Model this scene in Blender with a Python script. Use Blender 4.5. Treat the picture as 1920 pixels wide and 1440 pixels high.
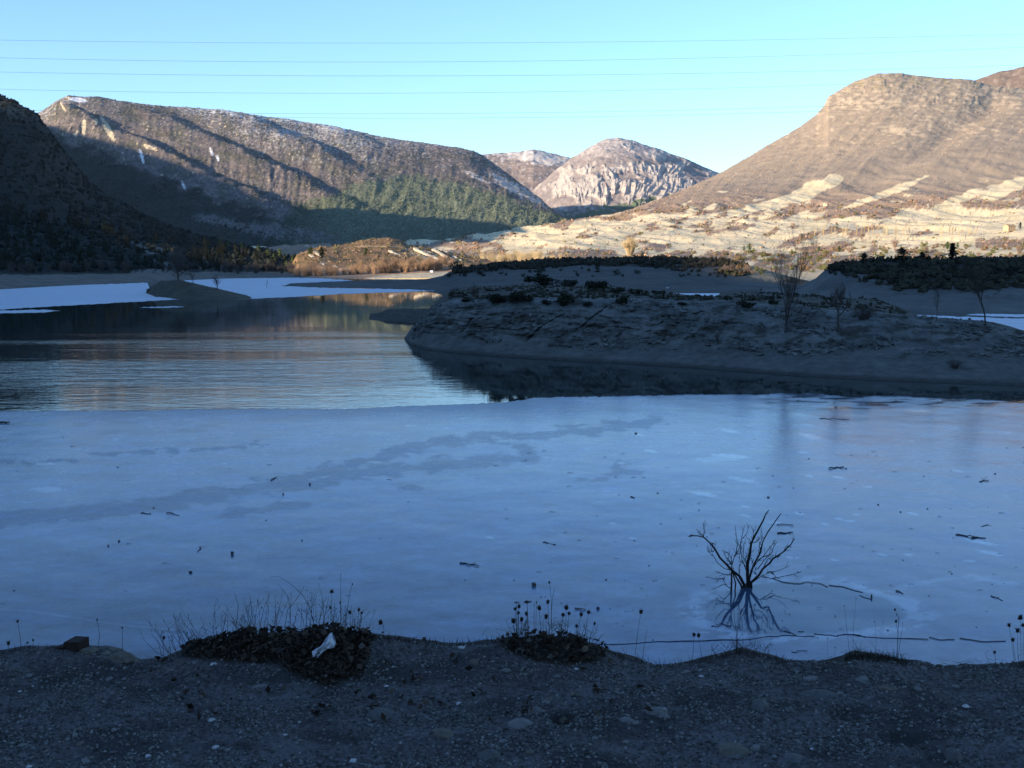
import bpy, math, random
import numpy as np
for _o in list(bpy.data.objects):
    bpy.data.objects.remove(_o, do_unlink=True)
scene = bpy.context.scene
COL = scene.collection
random.seed(7)
RNG = np.random.RandomState(7)

# ------------------------------------------------------------------ camera
F = 2059.0                       # focal length in pixels of the 1920 px wide photograph
CAMZ = 8.0                       # eye height above the lake
TH = math.atan((720 - 484) / F)  # the horizon lies at row 484
CT, ST = math.cos(TH), math.sin(TH)
cd = bpy.data.cameras.new('camera')
cd.sensor_width = 36.0
cd.lens = 36.0 * F / 1920.0
cd.clip_start = 0.1
cd.clip_end = 40000
cam = bpy.data.objects.new('camera', cd)
cam.location = (0, 0, CAMZ)
cam.rotation_euler = (math.pi / 2 - TH, 0, 0)
COL.objects.link(cam)
scene.camera = cam

# ------------------------------------------------------------------ sky, sun, exposure
SUN_EL = math.radians(11.0)
SUN_ROT = math.radians(235.0)    # from behind the left shoulder
SX, SY = math.sin(SUN_ROT), math.cos(SUN_ROT)
world = bpy.data.worlds.new('World')
scene.world = world
world.use_nodes = True
wn = world.node_tree
sky = wn.nodes.new('ShaderNodeTexSky')
sky.sky_type = 'NISHITA'
sky.sun_disc = False
sky.sun_elevation = SUN_EL
sky.sun_rotation = SUN_ROT
sky.altitude = 900
sky.air_density = 1.0
sky.dust_density = 0.2
sky.ozone_density = 3.6
bg = wn.nodes['Background']
bg.inputs['Strength'].default_value = 0.15
wn.links.new(sky.outputs[0], bg.inputs['Color'])
sd = bpy.data.lights.new('sun', 'SUN')
sd.energy = 5.0
sd.angle = math.radians(0.5)
sd.color = (1.0, 0.79, 0.55)
sun = bpy.data.objects.new('sun', sd)
sdir = (SX * math.cos(SUN_EL), SY * math.cos(SUN_EL), math.sin(SUN_EL))
from mathutils import Vector, Matrix
sun.rotation_euler = Vector(sdir).to_track_quat('Z', 'Y').to_euler()
COL.objects.link(sun)
scene.view_settings.view_transform = 'Standard'
scene.view_settings.look = 'None'
scene.view_settings.gamma = 1
scene.view_settings.use_curve_mapping = False
scene.view_settings.exposure = 1.22
scene.cycles.use_denoising = True
scene.cycles.max_bounces = 6
scene.cycles.transparent_max_bounces = 4

# ------------------------------------------------------------------ helpers: noise
def _hash(ix, iy, seed):
    h = (ix.astype(np.int64) * 374761393 + iy.astype(np.int64) * 668265263 + seed * 974711) & 0xffffffff
    h = ((h ^ (h >> 13)) * 1274126177) & 0xffffffff
    h = h ^ (h >> 16)
    return h / 4294967296.0

def perlin(x, y, seed=0):
    x = np.asarray(x, float); y = np.asarray(y, float)
    x, y = np.broadcast_arrays(x, y)
    ix = np.floor(x); iy = np.floor(y)
    fx = x - ix; fy = y - iy
    u = fx * fx * fx * (fx * (fx * 6 - 15) + 10); v = fy * fy * fy * (fy * (fy * 6 - 15) + 10)
    r = []
    for dx, dy in ((0, 0), (1, 0), (0, 1), (1, 1)):
        a = _hash(ix + dx, iy + dy, seed) * 2 * np.pi
        r.append(np.cos(a) * (fx - dx) + np.sin(a) * (fy - dy))
    return 1.4 * ((r[0] * (1 - u) + r[1] * u) * (1 - v) + (r[2] * (1 - u) + r[3] * u) * v)

def fbm(x, y, octv=4, seed=0, gain=0.5):
    s = 0; a = 1.0; t = 0
    for o in range(octv):
        s = s + a * perlin(x, y, seed + o * 17); t += a
        a *= gain; x = x * 2.03 + 11.7; y = y * 2.03 + 5.3
    return s / t * 1.5

def ridged(x, y, octv=4, seed=0, gain=0.5):
    s = 0; a = 1.0; t = 0
    for o in range(octv):
        s = s + a * (1 - np.abs(perlin(x, y, seed + o * 17)) * 2); t += a
        a *= gain; x = x * 2.03 + 3.1; y = y * 2.03 + 7.9
    return s / t

def sst(a, b, x):
    t = np.clip((x - a) / (b - a), 0, 1)
    return t * t * (3 - 2 * t)

def mix(c0, c1, m):
    return c0 * (1 - m[..., None]) + np.asarray(c1, float) * m[..., None]

def blob(PX, PY, cx, cy, rx, ry, rot=0.0):
    """1 inside a turned ellipse, falling to 0 at twice its radius"""
    r = math.radians(rot)
    dx = PX - cx; dy = PY - cy
    u = (dx * math.cos(r) + dy * math.sin(r)) / rx
    v = (-dx * math.sin(r) + dy * math.cos(r)) / ry
    return np.clip(1.5 - np.sqrt(u * u + v * v), 0, 1)

# ------------------------------------------------------------------ helpers: camera rays to places
def slope_of(py):
    v = (720 - np.asarray(py, float)) / F
    return (-ST + v * CT) / (CT + v * ST)          # rise per metre forward

def z_at(py, d):
    return CAMZ + slope_of(py) * d

def d_water(py, z=0.0):
    return (z - CAMZ) / slope_of(py)

def place(px, d, z):
    depth = d * CT - (z - CAMZ) * ST
    return (px - 960) / F * depth

def W(px, py, d):
    z = float(z_at(py, d))
    return (float(place(px, d, z)), float(d), z)

def on_water(px, py, z=0.0):
    return W(px, py, float(d_water(py, z)))

def project(X, Y, Z):
    dep = Y * CT - (Z - CAMZ) * ST
    up = Y * ST + (Z - CAMZ) * CT
    return 960 + F * X / dep, 720 - F * up / dep

# ------------------------------------------------------------------ helpers: meshes and ids
def tag(o, label=None, cat=None, group=None, kind=None):
    if label: o['label'] = label
    if cat: o['category'] = cat
    if group: o['group'] = group
    if kind: o['kind'] = kind
    return o

def mesh_np(name, V, faces, mats=(), cols=None, smooth=True, fmat=None):
    """faces: an (n,3) or (n,4) int array, or a list of such arrays"""
    if not isinstance(faces, list): faces = [faces]
    me = bpy.data.meshes.new(name)
    V = np.ascontiguousarray(V, dtype=np.float32)
    me.vertices.add(len(V)); me.vertices.foreach_set('co', V.ravel())
    loops = np.concatenate([f.ravel() for f in faces]).astype(np.int32)
    tot = np.concatenate([np.full(len(f), f.shape[1]) for f in faces]).astype(np.int32)
    st = np.concatenate([[0], np.cumsum(tot)[:-1]]).astype(np.int32)
    me.loops.add(len(loops)); me.loops.foreach_set('vertex_index', loops)
    me.polygons.add(len(tot)); me.polygons.foreach_set('loop_start', st)
    me.polygons.foreach_set('loop_total', tot)
    if fmat is not None: me.polygons.foreach_set('material_index', np.asarray(fmat, np.int32))
    me.polygons.foreach_set('use_smooth', np.full(len(tot), smooth))
    for k, c in (cols or {}).items():
        a = me.color_attributes.new(k, 'FLOAT_COLOR', 'POINT')
        c = np.asarray(c, np.float32)
        if c.shape[-1] == 3: c = np.concatenate([c, np.ones(c.shape[:-1] + (1,), np.float32)], -1)
        a.data.foreach_set('color', np.ascontiguousarray(c, dtype=np.float32).ravel())
    me.update(calc_edges=True); me.validate()
    for m in (mats if isinstance(mats, (list, tuple)) else [mats]): me.materials.append(m)
    return me

def obj(name, me, parent=None, loc=None, rotz=None, scale=None):
    o = bpy.data.objects.new(name, me); COL.objects.link(o)
    if parent: o.parent = parent
    if loc is not None: o.location = loc
    if rotz is not None: o.rotation_euler = (0, 0, rotz)
    if scale is not None: o.scale = scale if hasattr(scale, '__len__') else (scale,) * 3
    return o

def empty(name, loc, rotz=0, scale=1):
    o = bpy.data.objects.new(name, None); COL.objects.link(o)
    o.empty_display_size = 0.1
    o.location = loc; o.rotation_euler = (0, 0, rotz); o.scale = (scale,) * 3
    return o

def grid_faces(nx, ny):
    i = np.arange((ny - 1) * nx).reshape(ny - 1, nx)[:, :-1].ravel()
    return np.stack([i, i + 1, i + nx + 1, i + nx], 1)

class Node:
    """short hand for building a node material"""
    def __init__(s, name, rough=0.9, spec=0.25):
        s.m = bpy.data.materials.new(name); s.m.use_nodes = True
        s.t = s.m.node_tree; s.n = s.t.nodes; s.b = s.n['Principled BSDF']
        s.b.inputs['Roughness'].default_value = rough
        s.b.inputs['Specular IOR Level'].default_value = spec
        s.pos = s.new('ShaderNodeNewGeometry').outputs['Position']
    def new(s, t, **k):
        n = s.n.new(t)
        for a, v in k.items(): setattr(n, a, v)
        return n
    def link(s, a, b): s.t.links.new(a, b)
    def scaled(s, sc, src=None):
        m = s.new('ShaderNodeMapping'); m.inputs['Scale'].default_value = sc if hasattr(sc, '__len__') else (sc,) * 3
        s.link(src or s.pos, m.inputs['Vector']); return m.outputs[0]
    def noise(s, sc, detail=4, rough=0.55, dist=0.0, src=None):
        n = s.new('ShaderNodeTexNoise'); n.inputs['Scale'].default_value = 1.0
        n.inputs['Detail'].default_value = detail; n.inputs['Roughness'].default_value = rough
        n.inputs['Distortion'].default_value = dist
        s.link(s.scaled(sc, src), n.inputs['Vector']); return n.outputs['Fac']
    def ramp(s, fac, stops):
        r = s.new('ShaderNodeValToRGB'); e = r.color_ramp.elements
        while len(e) < len(stops): e.new(0.5)
        for k, (p, c) in enumerate(stops):
            e[k].position = p; e[k].color = (c, c, c, 1) if not hasattr(c, '__len__') else (*c, 1)
        s.link(fac, r.inputs[0]); return r.outputs[0]
    def mathn(s, op, a, b=None):
        n = s.new('ShaderNodeMath', operation=op)
        for k, v in enumerate((a, b)):
            if v is None: continue
            if isinstance(v, (int, float)): n.inputs[k].default_value = v
            else: s.link(v, n.inputs[k])
        return n.outputs[0]
    def mixc(s, fac, a, b, mode='MIX'):
        n = s.new('ShaderNodeMix', data_type='RGBA', blend_type=mode)
        for sock, v in ((n.inputs['Factor'], fac), (n.inputs[6], a), (n.inputs[7], b)):
            if isinstance(v, (int, float)): sock.default_value = v
            elif isinstance(v, tuple): sock.default_value = (*v, 1)
            else: s.link(v, sock)
        return n.outputs[2]
    def attr(s, name):
        return s.new('ShaderNodeAttribute', attribute_name=name)
    def bump(s, h, strength, dist, prev=None):
        b = s.new('ShaderNodeBump'); b.inputs['Strength'].default_value = strength
        b.inputs['Distance'].default_value = dist
        s.link(h, b.inputs['Height'])
        if prev: s.link(prev, b.inputs['Normal'])
        return b.outputs[0]
    def base(s, c): s.link(c, s.b.inputs['Base Color']) if not isinstance(c, tuple) else setattr(s.b.inputs['Base Color'], 'default_value', (*c, 1))
    def normal(s, n): s.link(n, s.b.inputs['Normal'])

def mat_land(name, scale, dist, lo=0.75, hi=1.25, rough=0.95, strength=0.8, detail=6):
    """ground whose colour sits on the mesh, broken up by grain and fine relief"""
    k = Node(name, rough, 0.15)
    n1 = k.noise(scale, detail, 0.65)
    n2 = k.noise(scale * 0.23, 3, 0.6)
    v = k.ramp(n1, [(0.25, lo), (0.75, hi)])
    v2 = k.ramp(n2, [(0.3, 0.9), (0.7, 1.1)])
    c = k.mixc(1.0, k.attr('Col').outputs['Color'], v, 'MULTIPLY')
    c = k.mixc(1.0, c, v2, 'MULTIPLY')
    k.base(c)
    k.normal(k.bump(n1, strength, dist))
    return k.m

def mat_flat(name, c, var=0.3, scale=20, rough=0.85, spec=0.2, bump=0.0):
    k = Node(name, rough, spec)
    n = k.noise(scale, 4, 0.6)
    k.base(k.mixc(1.0, c, k.ramp(n, [(0.25, 1 - var), (0.75, 1 + var)]), 'MULTIPLY'))
    if bump: k.normal(k.bump(n, 0.7, bump))
    return k.m

def lerp_list(spec, px):
    if isinstance(spec, (int, float)): return np.full(len(px), float(spec))
    a = np.array(spec, float)
    return np.interp(px, a[:, 0], a[:, 1])

class Patch:
    """a piece of land: rows of measured points, smooth between them, with relief added on top"""
    def __init__(s, name, px, rows, mat, relief=None, color=None, kind='structure', label=None, post=None):
        px = np.asarray(px, float); nx = len(px)
        D = []; Z = []
        for r in rows:
            d = r['d'](px) if callable(r['d']) else lerp_list(r['d'], px)
            z = z_at(lerp_list(r['y'], px), d) if 'y' in r else lerp_list(r['z'], px)
            D.append(d); Z.append(z)
        D = np.array(D); Z = np.array(Z); m = len(rows)
        ts = []
        for k in range(m - 1):
            n = rows[k].get('n', 20)
            ts.append(k + np.arange(n) / n)
        t = np.concatenate(ts + [[m - 1.0]])
        def herm(A):
            dl = np.diff(A, axis=0)
            g = np.zeros_like(A)
            if m > 2:
                p = dl[:-1] * dl[1:]
                g[1:-1] = np.where(p > 0, 2 * p / np.where(np.abs(dl[:-1] + dl[1:]) < 1e-9, 1, dl[:-1] + dl[1:]), 0)
            g[0] = dl[0]; g[-1] = dl[-1]
            k = np.minimum(t.astype(int), m - 2); f = (t - k)[:, None]
            a0, a1, g0, g1 = A[k], A[k + 1], g[k], g[k + 1]
            return ((2*f**3-3*f**2+1)*a0 + (f**3-2*f**2+f)*g0 + (-2*f**3+3*f**2)*a1 + (f**3-f**2)*g1)
        DD = herm(D); ZZ = herm(Z); PXX = np.tile(px, (len(t), 1)); T = np.tile(t[:, None], (1, nx))
        XX = place(PXX, DD, ZZ)
        _, PY0 = project(XX, DD, ZZ)
        if relief is not None:
            r = relief(XX, DD, ZZ, PXX, PY0, T)
            if isinstance(r, tuple):
                XX = XX + r[0]; DD = DD + r[1]; ZZ = ZZ + r[2]
            else: ZZ = ZZ + r
        s.X, s.Y, s.Z, s.PX, s.T, s.px = XX, DD, ZZ, PXX, T, px
        _, s.PY = project(XX, DD, ZZ)
        gx = np.gradient(ZZ, axis=1) / np.maximum(np.abs(np.gradient(XX, axis=1)), 1e-3)
        gy = np.gradient(ZZ, axis=0) / np.maximum(np.abs(np.gradient(DD, axis=0)), 1e-3)
        s.gx, s.gy = gx, gy
        c = color(s)
        V = np.stack([XX, DD, ZZ], -1).reshape(-1, 3)
        me = mesh_np(name, V, grid_faces(nx, len(t)), mat, {'Col': c.reshape(-1, c.shape[-1])})
        s.o = obj(name, me)
        tag(s.o, label, None, None, kind)
    def hit(s, px, py, tmax=None):
        """the place where the sight line through (px, py) meets this land"""
        i = int(np.argmin(np.abs(s.px - px))); col = s.PY[:, i]
        for k in range(len(col) - 1):
            if tmax is not None and s.T[k, i] > tmax: break
            if col[k] >= py >= col[k + 1]:
                f = (col[k] - py) / max(col[k] - col[k + 1], 1e-9)
                g = lambda A: A[k, i] * (1 - f) + A[k + 1, i] * f
                d = g(s.Y); z = g(s.Z)
                return Vector((float(place(px, d, z)), float(d), float(z)))
        return None
def seg_dist(PX, PY, pts, ky=3.0):
    d = np.full(PX.shape, 1e9)
    for (x0, y0), (x1, y1) in zip(pts[:-1], pts[1:]):
        ax, ay, bx, by = x0, y0 * ky, x1, y1 * ky
        t = np.clip(((PX - ax) * (bx - ax) + (PY * ky - ay) * (by - ay)) / ((bx - ax) ** 2 + (by - ay) ** 2), 0, 1)
        d = np.minimum(d, np.hypot(PX - ax - t * (bx - ax), PY * ky - ay - t * (by - ay)))
    return d

# ------------------------------------------------------------------ land: materials
M_FAR = mat_land('scrub_slope', 0.10, 5.0, 0.7, 1.3)
M_MTN = mat_land('mountain_slope', 0.12, 2.0, 0.88, 1.12)
M_ROCK = mat_land('limestone_slope', 0.05, 8.0, 0.8, 1.2)
M_NEARHILL = mat_land('wooded_slope', 0.25, 2.0, 0.6, 1.4)
M_PLAIN = mat_land('marl_ground', 0.22, 1.6, 0.8, 1.2)
M_MUD = mat_land('dry_mud', 1.1, 0.25, 0.75, 1.25)
M_CLIFF = mat_land('marl_cliff', 1.4, 0.5, 0.6, 1.4)
M_EARTH = mat_land('earth', 0.05, 1.0)

SCRUB = np.array((0.20, 0.145, 0.115)); PALE = np.array((0.66, 0.555, 0.365)); PINE = np.array((0.055, 0.075, 0.045))
SNOW = np.array((0.75, 0.76, 0.78)); ROCK = np.array((0.46, 0.41, 0.37)); MUD = np.array((0.095, 0.098, 0.094))

def full(s, c): return np.tile(np.asarray(c, float), s.X.shape + (1,))

# ------------------------------------------------------------------ ground sheet to the horizon, and the lake
gm = mesh_np('ground', [(-8800, -5800, -4), (8800, -5800, -4), (8800, 8400, -4), (-8800, 8400, -4)],
             np.array([[0, 1, 2, 3]]), M_EARTH, {'Col': np.tile((0.16, 0.13, 0.1), (4, 1))})
tag(obj('ground', gm), 'bare brown ground under the whole valley', kind='structure')

# ------------------------------------------------------------------ far grey mountain in the gap
def col_back(s):
    c = full(s, (0.24, 0.19, 0.165)) * (1 + 0.25 * fbm(s.PX / 9, s.PY / 7, 4, 3))[..., None]
    rk = sst(0.1, 0.5, fbm(s.PX / 12, s.PY / 6, 4, 8) + 1.3 * blob(s.PX, s.PY, 1010, 296, 55, 11, 8) - 0.35)
    c = mix(c, ROCK * 1.1, rk)
    sn = sst(0.25, 0.5, fbm(s.PX / 7, s.PY / 4, 3, 18) + sst(315, 288, s.PY) * 0.5 - 0.15)
    return mix(c, SNOW, sn * 0.4)
Patch('mountain', np.linspace(820, 1140, 200), [
    dict(d=4600, y=[(820, 420), (1140, 420)], n=90),
    dict(d=6000, y=[(820, 296), (895, 293), (940, 290), (975, 287), (1000, 283), (1030, 289), (1070, 298), (1140, 318)], n=10),
    dict(d=7600, z=[(820, 100), (1140, 100)])], M_ROCK,
    relief=lambda X, Y, Z, PX, PY, T: 22 * fbm(X / 260, Y / 260, 5, 12) * np.clip(1.15 - np.clip(T, 0, 1), 0, 1) + 6 * fbm(X / 60, Y / 60, 3, 2),
    color=col_back, label='distant grey mountain with snow dusted top in the gap between the slopes')

# ------------------------------------------------------------------ central mountain with pale rock fins
def fin_field(PX, PY):
    w = PX + 10 * fbm(PX / 60, PY / 60, 2, 31) + (PY - 330) * (0.22 * np.sign(PX - 1130) * np.clip(np.abs(PX - 1130) / 80, 0, 1) + 0.12)
    return w
def rel_central(X, Y, Z, PX, PY, T):
    w = fin_field(PX, PY)
    saw = ridged(w / 19, PY / 45, 4, 33, 0.55)
    band = sst(0.0, 0.35, fbm(PX / 38, PY / 28, 3, 35) + 0.5 * blob(PX, PY, 1150, 358, 95, 24, 8) + 0.5 * blob(PX, PY, 1250, 330, 70, 30, 25) + 0.3 * blob(PX, PY, 1090, 350, 40, 35, -35) - 0.12)
    edge = np.clip(1.1 - np.clip(T, 0, 1), 0, 1) ** 0.5
    fin = np.clip(saw - 0.05, 0, 1)
    return (X * 0, -36 * fin * band * edge, 16 * fbm(X / 200, Y / 200, 4, 36) * edge + 5 * fbm(X / 50, Y / 50, 3, 39))
def col_central(s):
    w = fin_field(s.PX, s.PY)
    band = sst(0.0, 0.35, fbm(s.PX / 38, s.PY / 28, 3, 35) + 0.5 * blob(s.PX, s.PY, 1150, 358, 95, 24, 8) + 0.5 * blob(s.PX, s.PY, 1250, 330, 70, 30, 25) + 0.3 * blob(s.PX, s.PY, 1090, 350, 40, 35, -35) - 0.12)
    saw = ridged(w / 19, s.PY / 45, 4, 33, 0.55)
    c = full(s, (0.245, 0.208, 0.198)) * (1 + 0.2 * fbm(s.PX / 7, s.PY / 6, 4, 3))[..., None]
    rk = np.clip(band * sst(-0.15, 0.3, saw) + 0.6 * sst(0.25, 0.5, fbm(s.PX / 9, s.PY / 12, 4, 44)), 0, 1)
    c = mix(c, np.array((0.42, 0.375, 0.335)), rk)
    c = mix(c, np.array((0.40, 0.355, 0.335)), 0.7 * sst(305, 275, s.PY))
    sn = sst(0.15, 0.5, fbm(s.PX / 8, s.PY / 5, 3, 48)) * sst(315, 275, s.PY)
    c = mix(c, SNOW, sn * 0.35)
    pn = sst(-0.1, 0.15, (s.PY - (412 - (s.PX - 1050) * 0.16 )) / 30 + 0.5 * fbm(s.PX / 16, s.PY / 10, 3, 47) + 0.35)
    return mix(c, PINE * 1.6, pn)
Patch('mountain', np.linspace(985, 1380, 420), [
    dict(d=3300, y=[(985, 432), (1060, 425), (1380, 400)], n=230),
    dict(d=4700, y=[(985, 372), (1010, 350), (1040, 326), (1070, 301), (1100, 283), (1120, 273), (1138, 266), (1160, 264), (1190, 268), (1230, 281), (1280, 302), (1320, 318), (1350, 331), (1380, 345)], n=12),
    dict(d=6000, z=[(985, 80), (1150, 250), (1380, 80)])], M_ROCK, relief=rel_central, color=col_central,
    label='pale rounded mountain ribbed with upright limestone fins at the end of the valley')

# ------------------------------------------------------------------ big slope on the left
SK_L = [(-260, 250), (60, 222), (82, 211), (105, 195), (130, 183), (160, 186), (185, 187), (250, 199), (400, 210), (460, 218), (520, 224), (650, 247), (720, 261), (780, 270), (850, 279),
        (885, 286), (905, 295), (940, 320), (985, 353), (1010, 373), (1035, 393), (1055, 409), (1085, 420)]
def spur(PX, PY):
    q = PY - 0.46 * PX + 14 * fbm(PX / 130, PY / 90, 3, 61)
    return q
def rel_left(X, Y, Z, PX, PY, T):
    q = spur(PX, PY)
    t = np.clip(T / 2, 0, 1)
    k = q / 68.0 + 0.1
    ph = k % 1.0
    saw = np.where(ph < 0.34, ph / 0.34, 1 - (ph - 0.34) / 0.66)
    saw = saw * saw * (3 - 2 * saw)
    idx = np.floor(k)
    ampl = 0.6 + 0.6 * np.abs(np.sin(idx * 2.3 + 1.0))
    w = sst(760, 600, PX) * sst(1.0, 0.80, t) * sst(0.25, 0.5, t) * sst(90, 170, PX)
    big = 24 * (saw - 0.5) * w * ampl * (0.8 + 0.4 * fbm(PX / 150, PY / 60, 2, 62))
    fine = 9 * (ridged((PX + PY * 0.3) / 30, (PY - 0.5 * PX) / 70, 4, 63) - 0.3) * np.clip(1.05 - t, 0.05, 1)
    return big + fine + 3 * fbm(X / 45, Y / 45, 4, 64)
def col_left(s):
    PX, PY = s.PX, s.PY
    n = fbm(PX / 6, PY / 5, 4, 66)
    c = full(s, (0.145, 0.127, 0.122)) * (1 + 0.6 * n)[..., None]
    c = mix(c, np.array((0.082, 0.083, 0.062)), sst(-0.1, 0.35, fbm(PX / 45, PY / 22, 4, 67)) * 0.7)
    c = mix(c, np.array((0.14, 0.115, 0.108)), 0.5 * sst(0.1, 0.5, fbm(PX / 40, PY / 30, 3, 70)))
    top = np.interp(PX, [a for a, b in SK_L], [b for a, b in SK_L])
    below = PY - top
    # snow lying in the scrub near the crest
    sn = sst(0.1, 0.5, fbm(PX / 4.2, PY / 2.6, 4, 68) + 0.35 * fbm(PX / 60, PY / 20, 2, 69) - below / 95.0 + 0.5 * sst(330, 520, PX) * sst(900, 620, PX) - 0.02)
    c = mix(c, SNOW * 0.7, sn * 0.5)
    cr = 0.7 * sst(6, 0, below) * sst(0.1, 0.5, fbm(PX / 9, PY / 4, 4, 71) + 0.2) * sst(290, 420, PX) * sst(800, 560, PX)
    c = mix(c, SNOW, cr)
    c = mix(c, SNOW, sst(0.2, 0.6, blob(PX, PY, 146, 187, 16, 4, 8)))
    for (a, b, ra, rb, ro) in ((265, 290, 3.0, 11, -20), (268, 301, 2.4, 7, -18), (396, 284, 2.6, 9, -22), (408, 297, 2.6, 7, -20), (345, 350, 2.5, 12, -25)):
        c = mix(c, SNOW, sst(0.5, 0.7, blob(PX, PY, a, b, ra, rb, ro) + 0.25 * fbm(PX / 3, PY / 3, 2, 72)))
    # bare rock and scree streaks
    for (a, b, ra, rb, ro) in ((203, 243, 4.5, 24, -30), (157, 238, 3.5, 14, 5), (118, 200, 1.5, 9, -30), (143, 250, 2, 6, 30), (283, 277, 12, 3, 20), (180, 228, 3, 5, 0)):
        c = mix(c, np.array((0.64, 0.53, 0.35)), sst(0.22, 0.6, blob(PX, PY, a, b, ra, rb, ro) + 0.45 * fbm(PX / 5, PY / 5, 3, 73)))
    strata = sst(0.25, 0.5, fbm((PX + 0.6 * PY) / 3.5, (PY - 0.6 * PX) / 30, 3, 79)) * blob(PX, PY, 150, 232, 55, 30, -20)
    c = mix(c, np.array((0.38, 0.31, 0.24)), strata * 0.8)
    # bare cliffs above the gorge
    cl = blob(PX, PY, 955, 348, 42, 10, 33) + 0.9 * blob(PX, PY, 1003, 372, 22, 7, 40) + 0.8 * blob(PX, PY, 890, 330, 30, 6, 25)
    c = mix(c, ROCK * 1.15, sst(0.45, 0.8, cl + 0.6 * fbm(PX / 7, PY / 5, 4, 74)) * 0.9)
    # pine wood
    edge = np.interp(PX, [480, 560, 600, 640, 700, 760, 820, 870, 930, 990, 1040, 1080], [470, 385, 372, 358, 335, 328, 338, 345, 362, 385, 398, 408])
    pn = sst(-0.3, 0.3, (PY - edge) / 14.0 + 1.1 * fbm(PX / 14, PY / 9, 4, 75))
    # western foot woods, darkened below the shadow edge to paint in its shade
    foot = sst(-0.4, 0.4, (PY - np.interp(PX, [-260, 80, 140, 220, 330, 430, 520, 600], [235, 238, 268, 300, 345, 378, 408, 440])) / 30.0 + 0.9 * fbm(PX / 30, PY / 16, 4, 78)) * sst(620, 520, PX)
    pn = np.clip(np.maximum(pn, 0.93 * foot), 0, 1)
    pc = full(s, (0.128, 0.15, 0.105)) * (1 - 0.78 * sst(660, 470, PX))[..., None] * (1 + 0.45 * fbm(PX / 4, PY / 3, 3, 76))[..., None]  # pine colour painted darker in the west, where the slope is shaded
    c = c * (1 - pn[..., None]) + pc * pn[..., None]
    # grey marl gullies at the foot
    mg = (blob(PX, PY, 520, 435, 75, 14, 8) + blob(PX, PY, 600, 442, 40, 10, 15) + 0.8 * blob(PX, PY, 400, 412, 40, 10, 10))
    c = mix(c, np.array((0.15, 0.145, 0.14)), sst(0.35, 0.8, mg + 0.6 * fbm((PX + PY) / 9, (PY - PX * .5) / 14, 4, 77)) * 0.8)
    return c
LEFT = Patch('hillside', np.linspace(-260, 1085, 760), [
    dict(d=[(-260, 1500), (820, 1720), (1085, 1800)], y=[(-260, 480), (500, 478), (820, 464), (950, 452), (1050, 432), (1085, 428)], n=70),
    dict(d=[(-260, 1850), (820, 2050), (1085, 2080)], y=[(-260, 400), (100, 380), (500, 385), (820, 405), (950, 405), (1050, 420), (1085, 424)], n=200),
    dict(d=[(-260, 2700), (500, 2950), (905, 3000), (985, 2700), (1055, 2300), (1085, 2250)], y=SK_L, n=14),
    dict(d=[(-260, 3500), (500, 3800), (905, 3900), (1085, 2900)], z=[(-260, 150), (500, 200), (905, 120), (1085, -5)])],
    M_FAR, relief=rel_left, color=col_left, label='long scrub and pine covered hillside with snow along its crest on the left')

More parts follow.
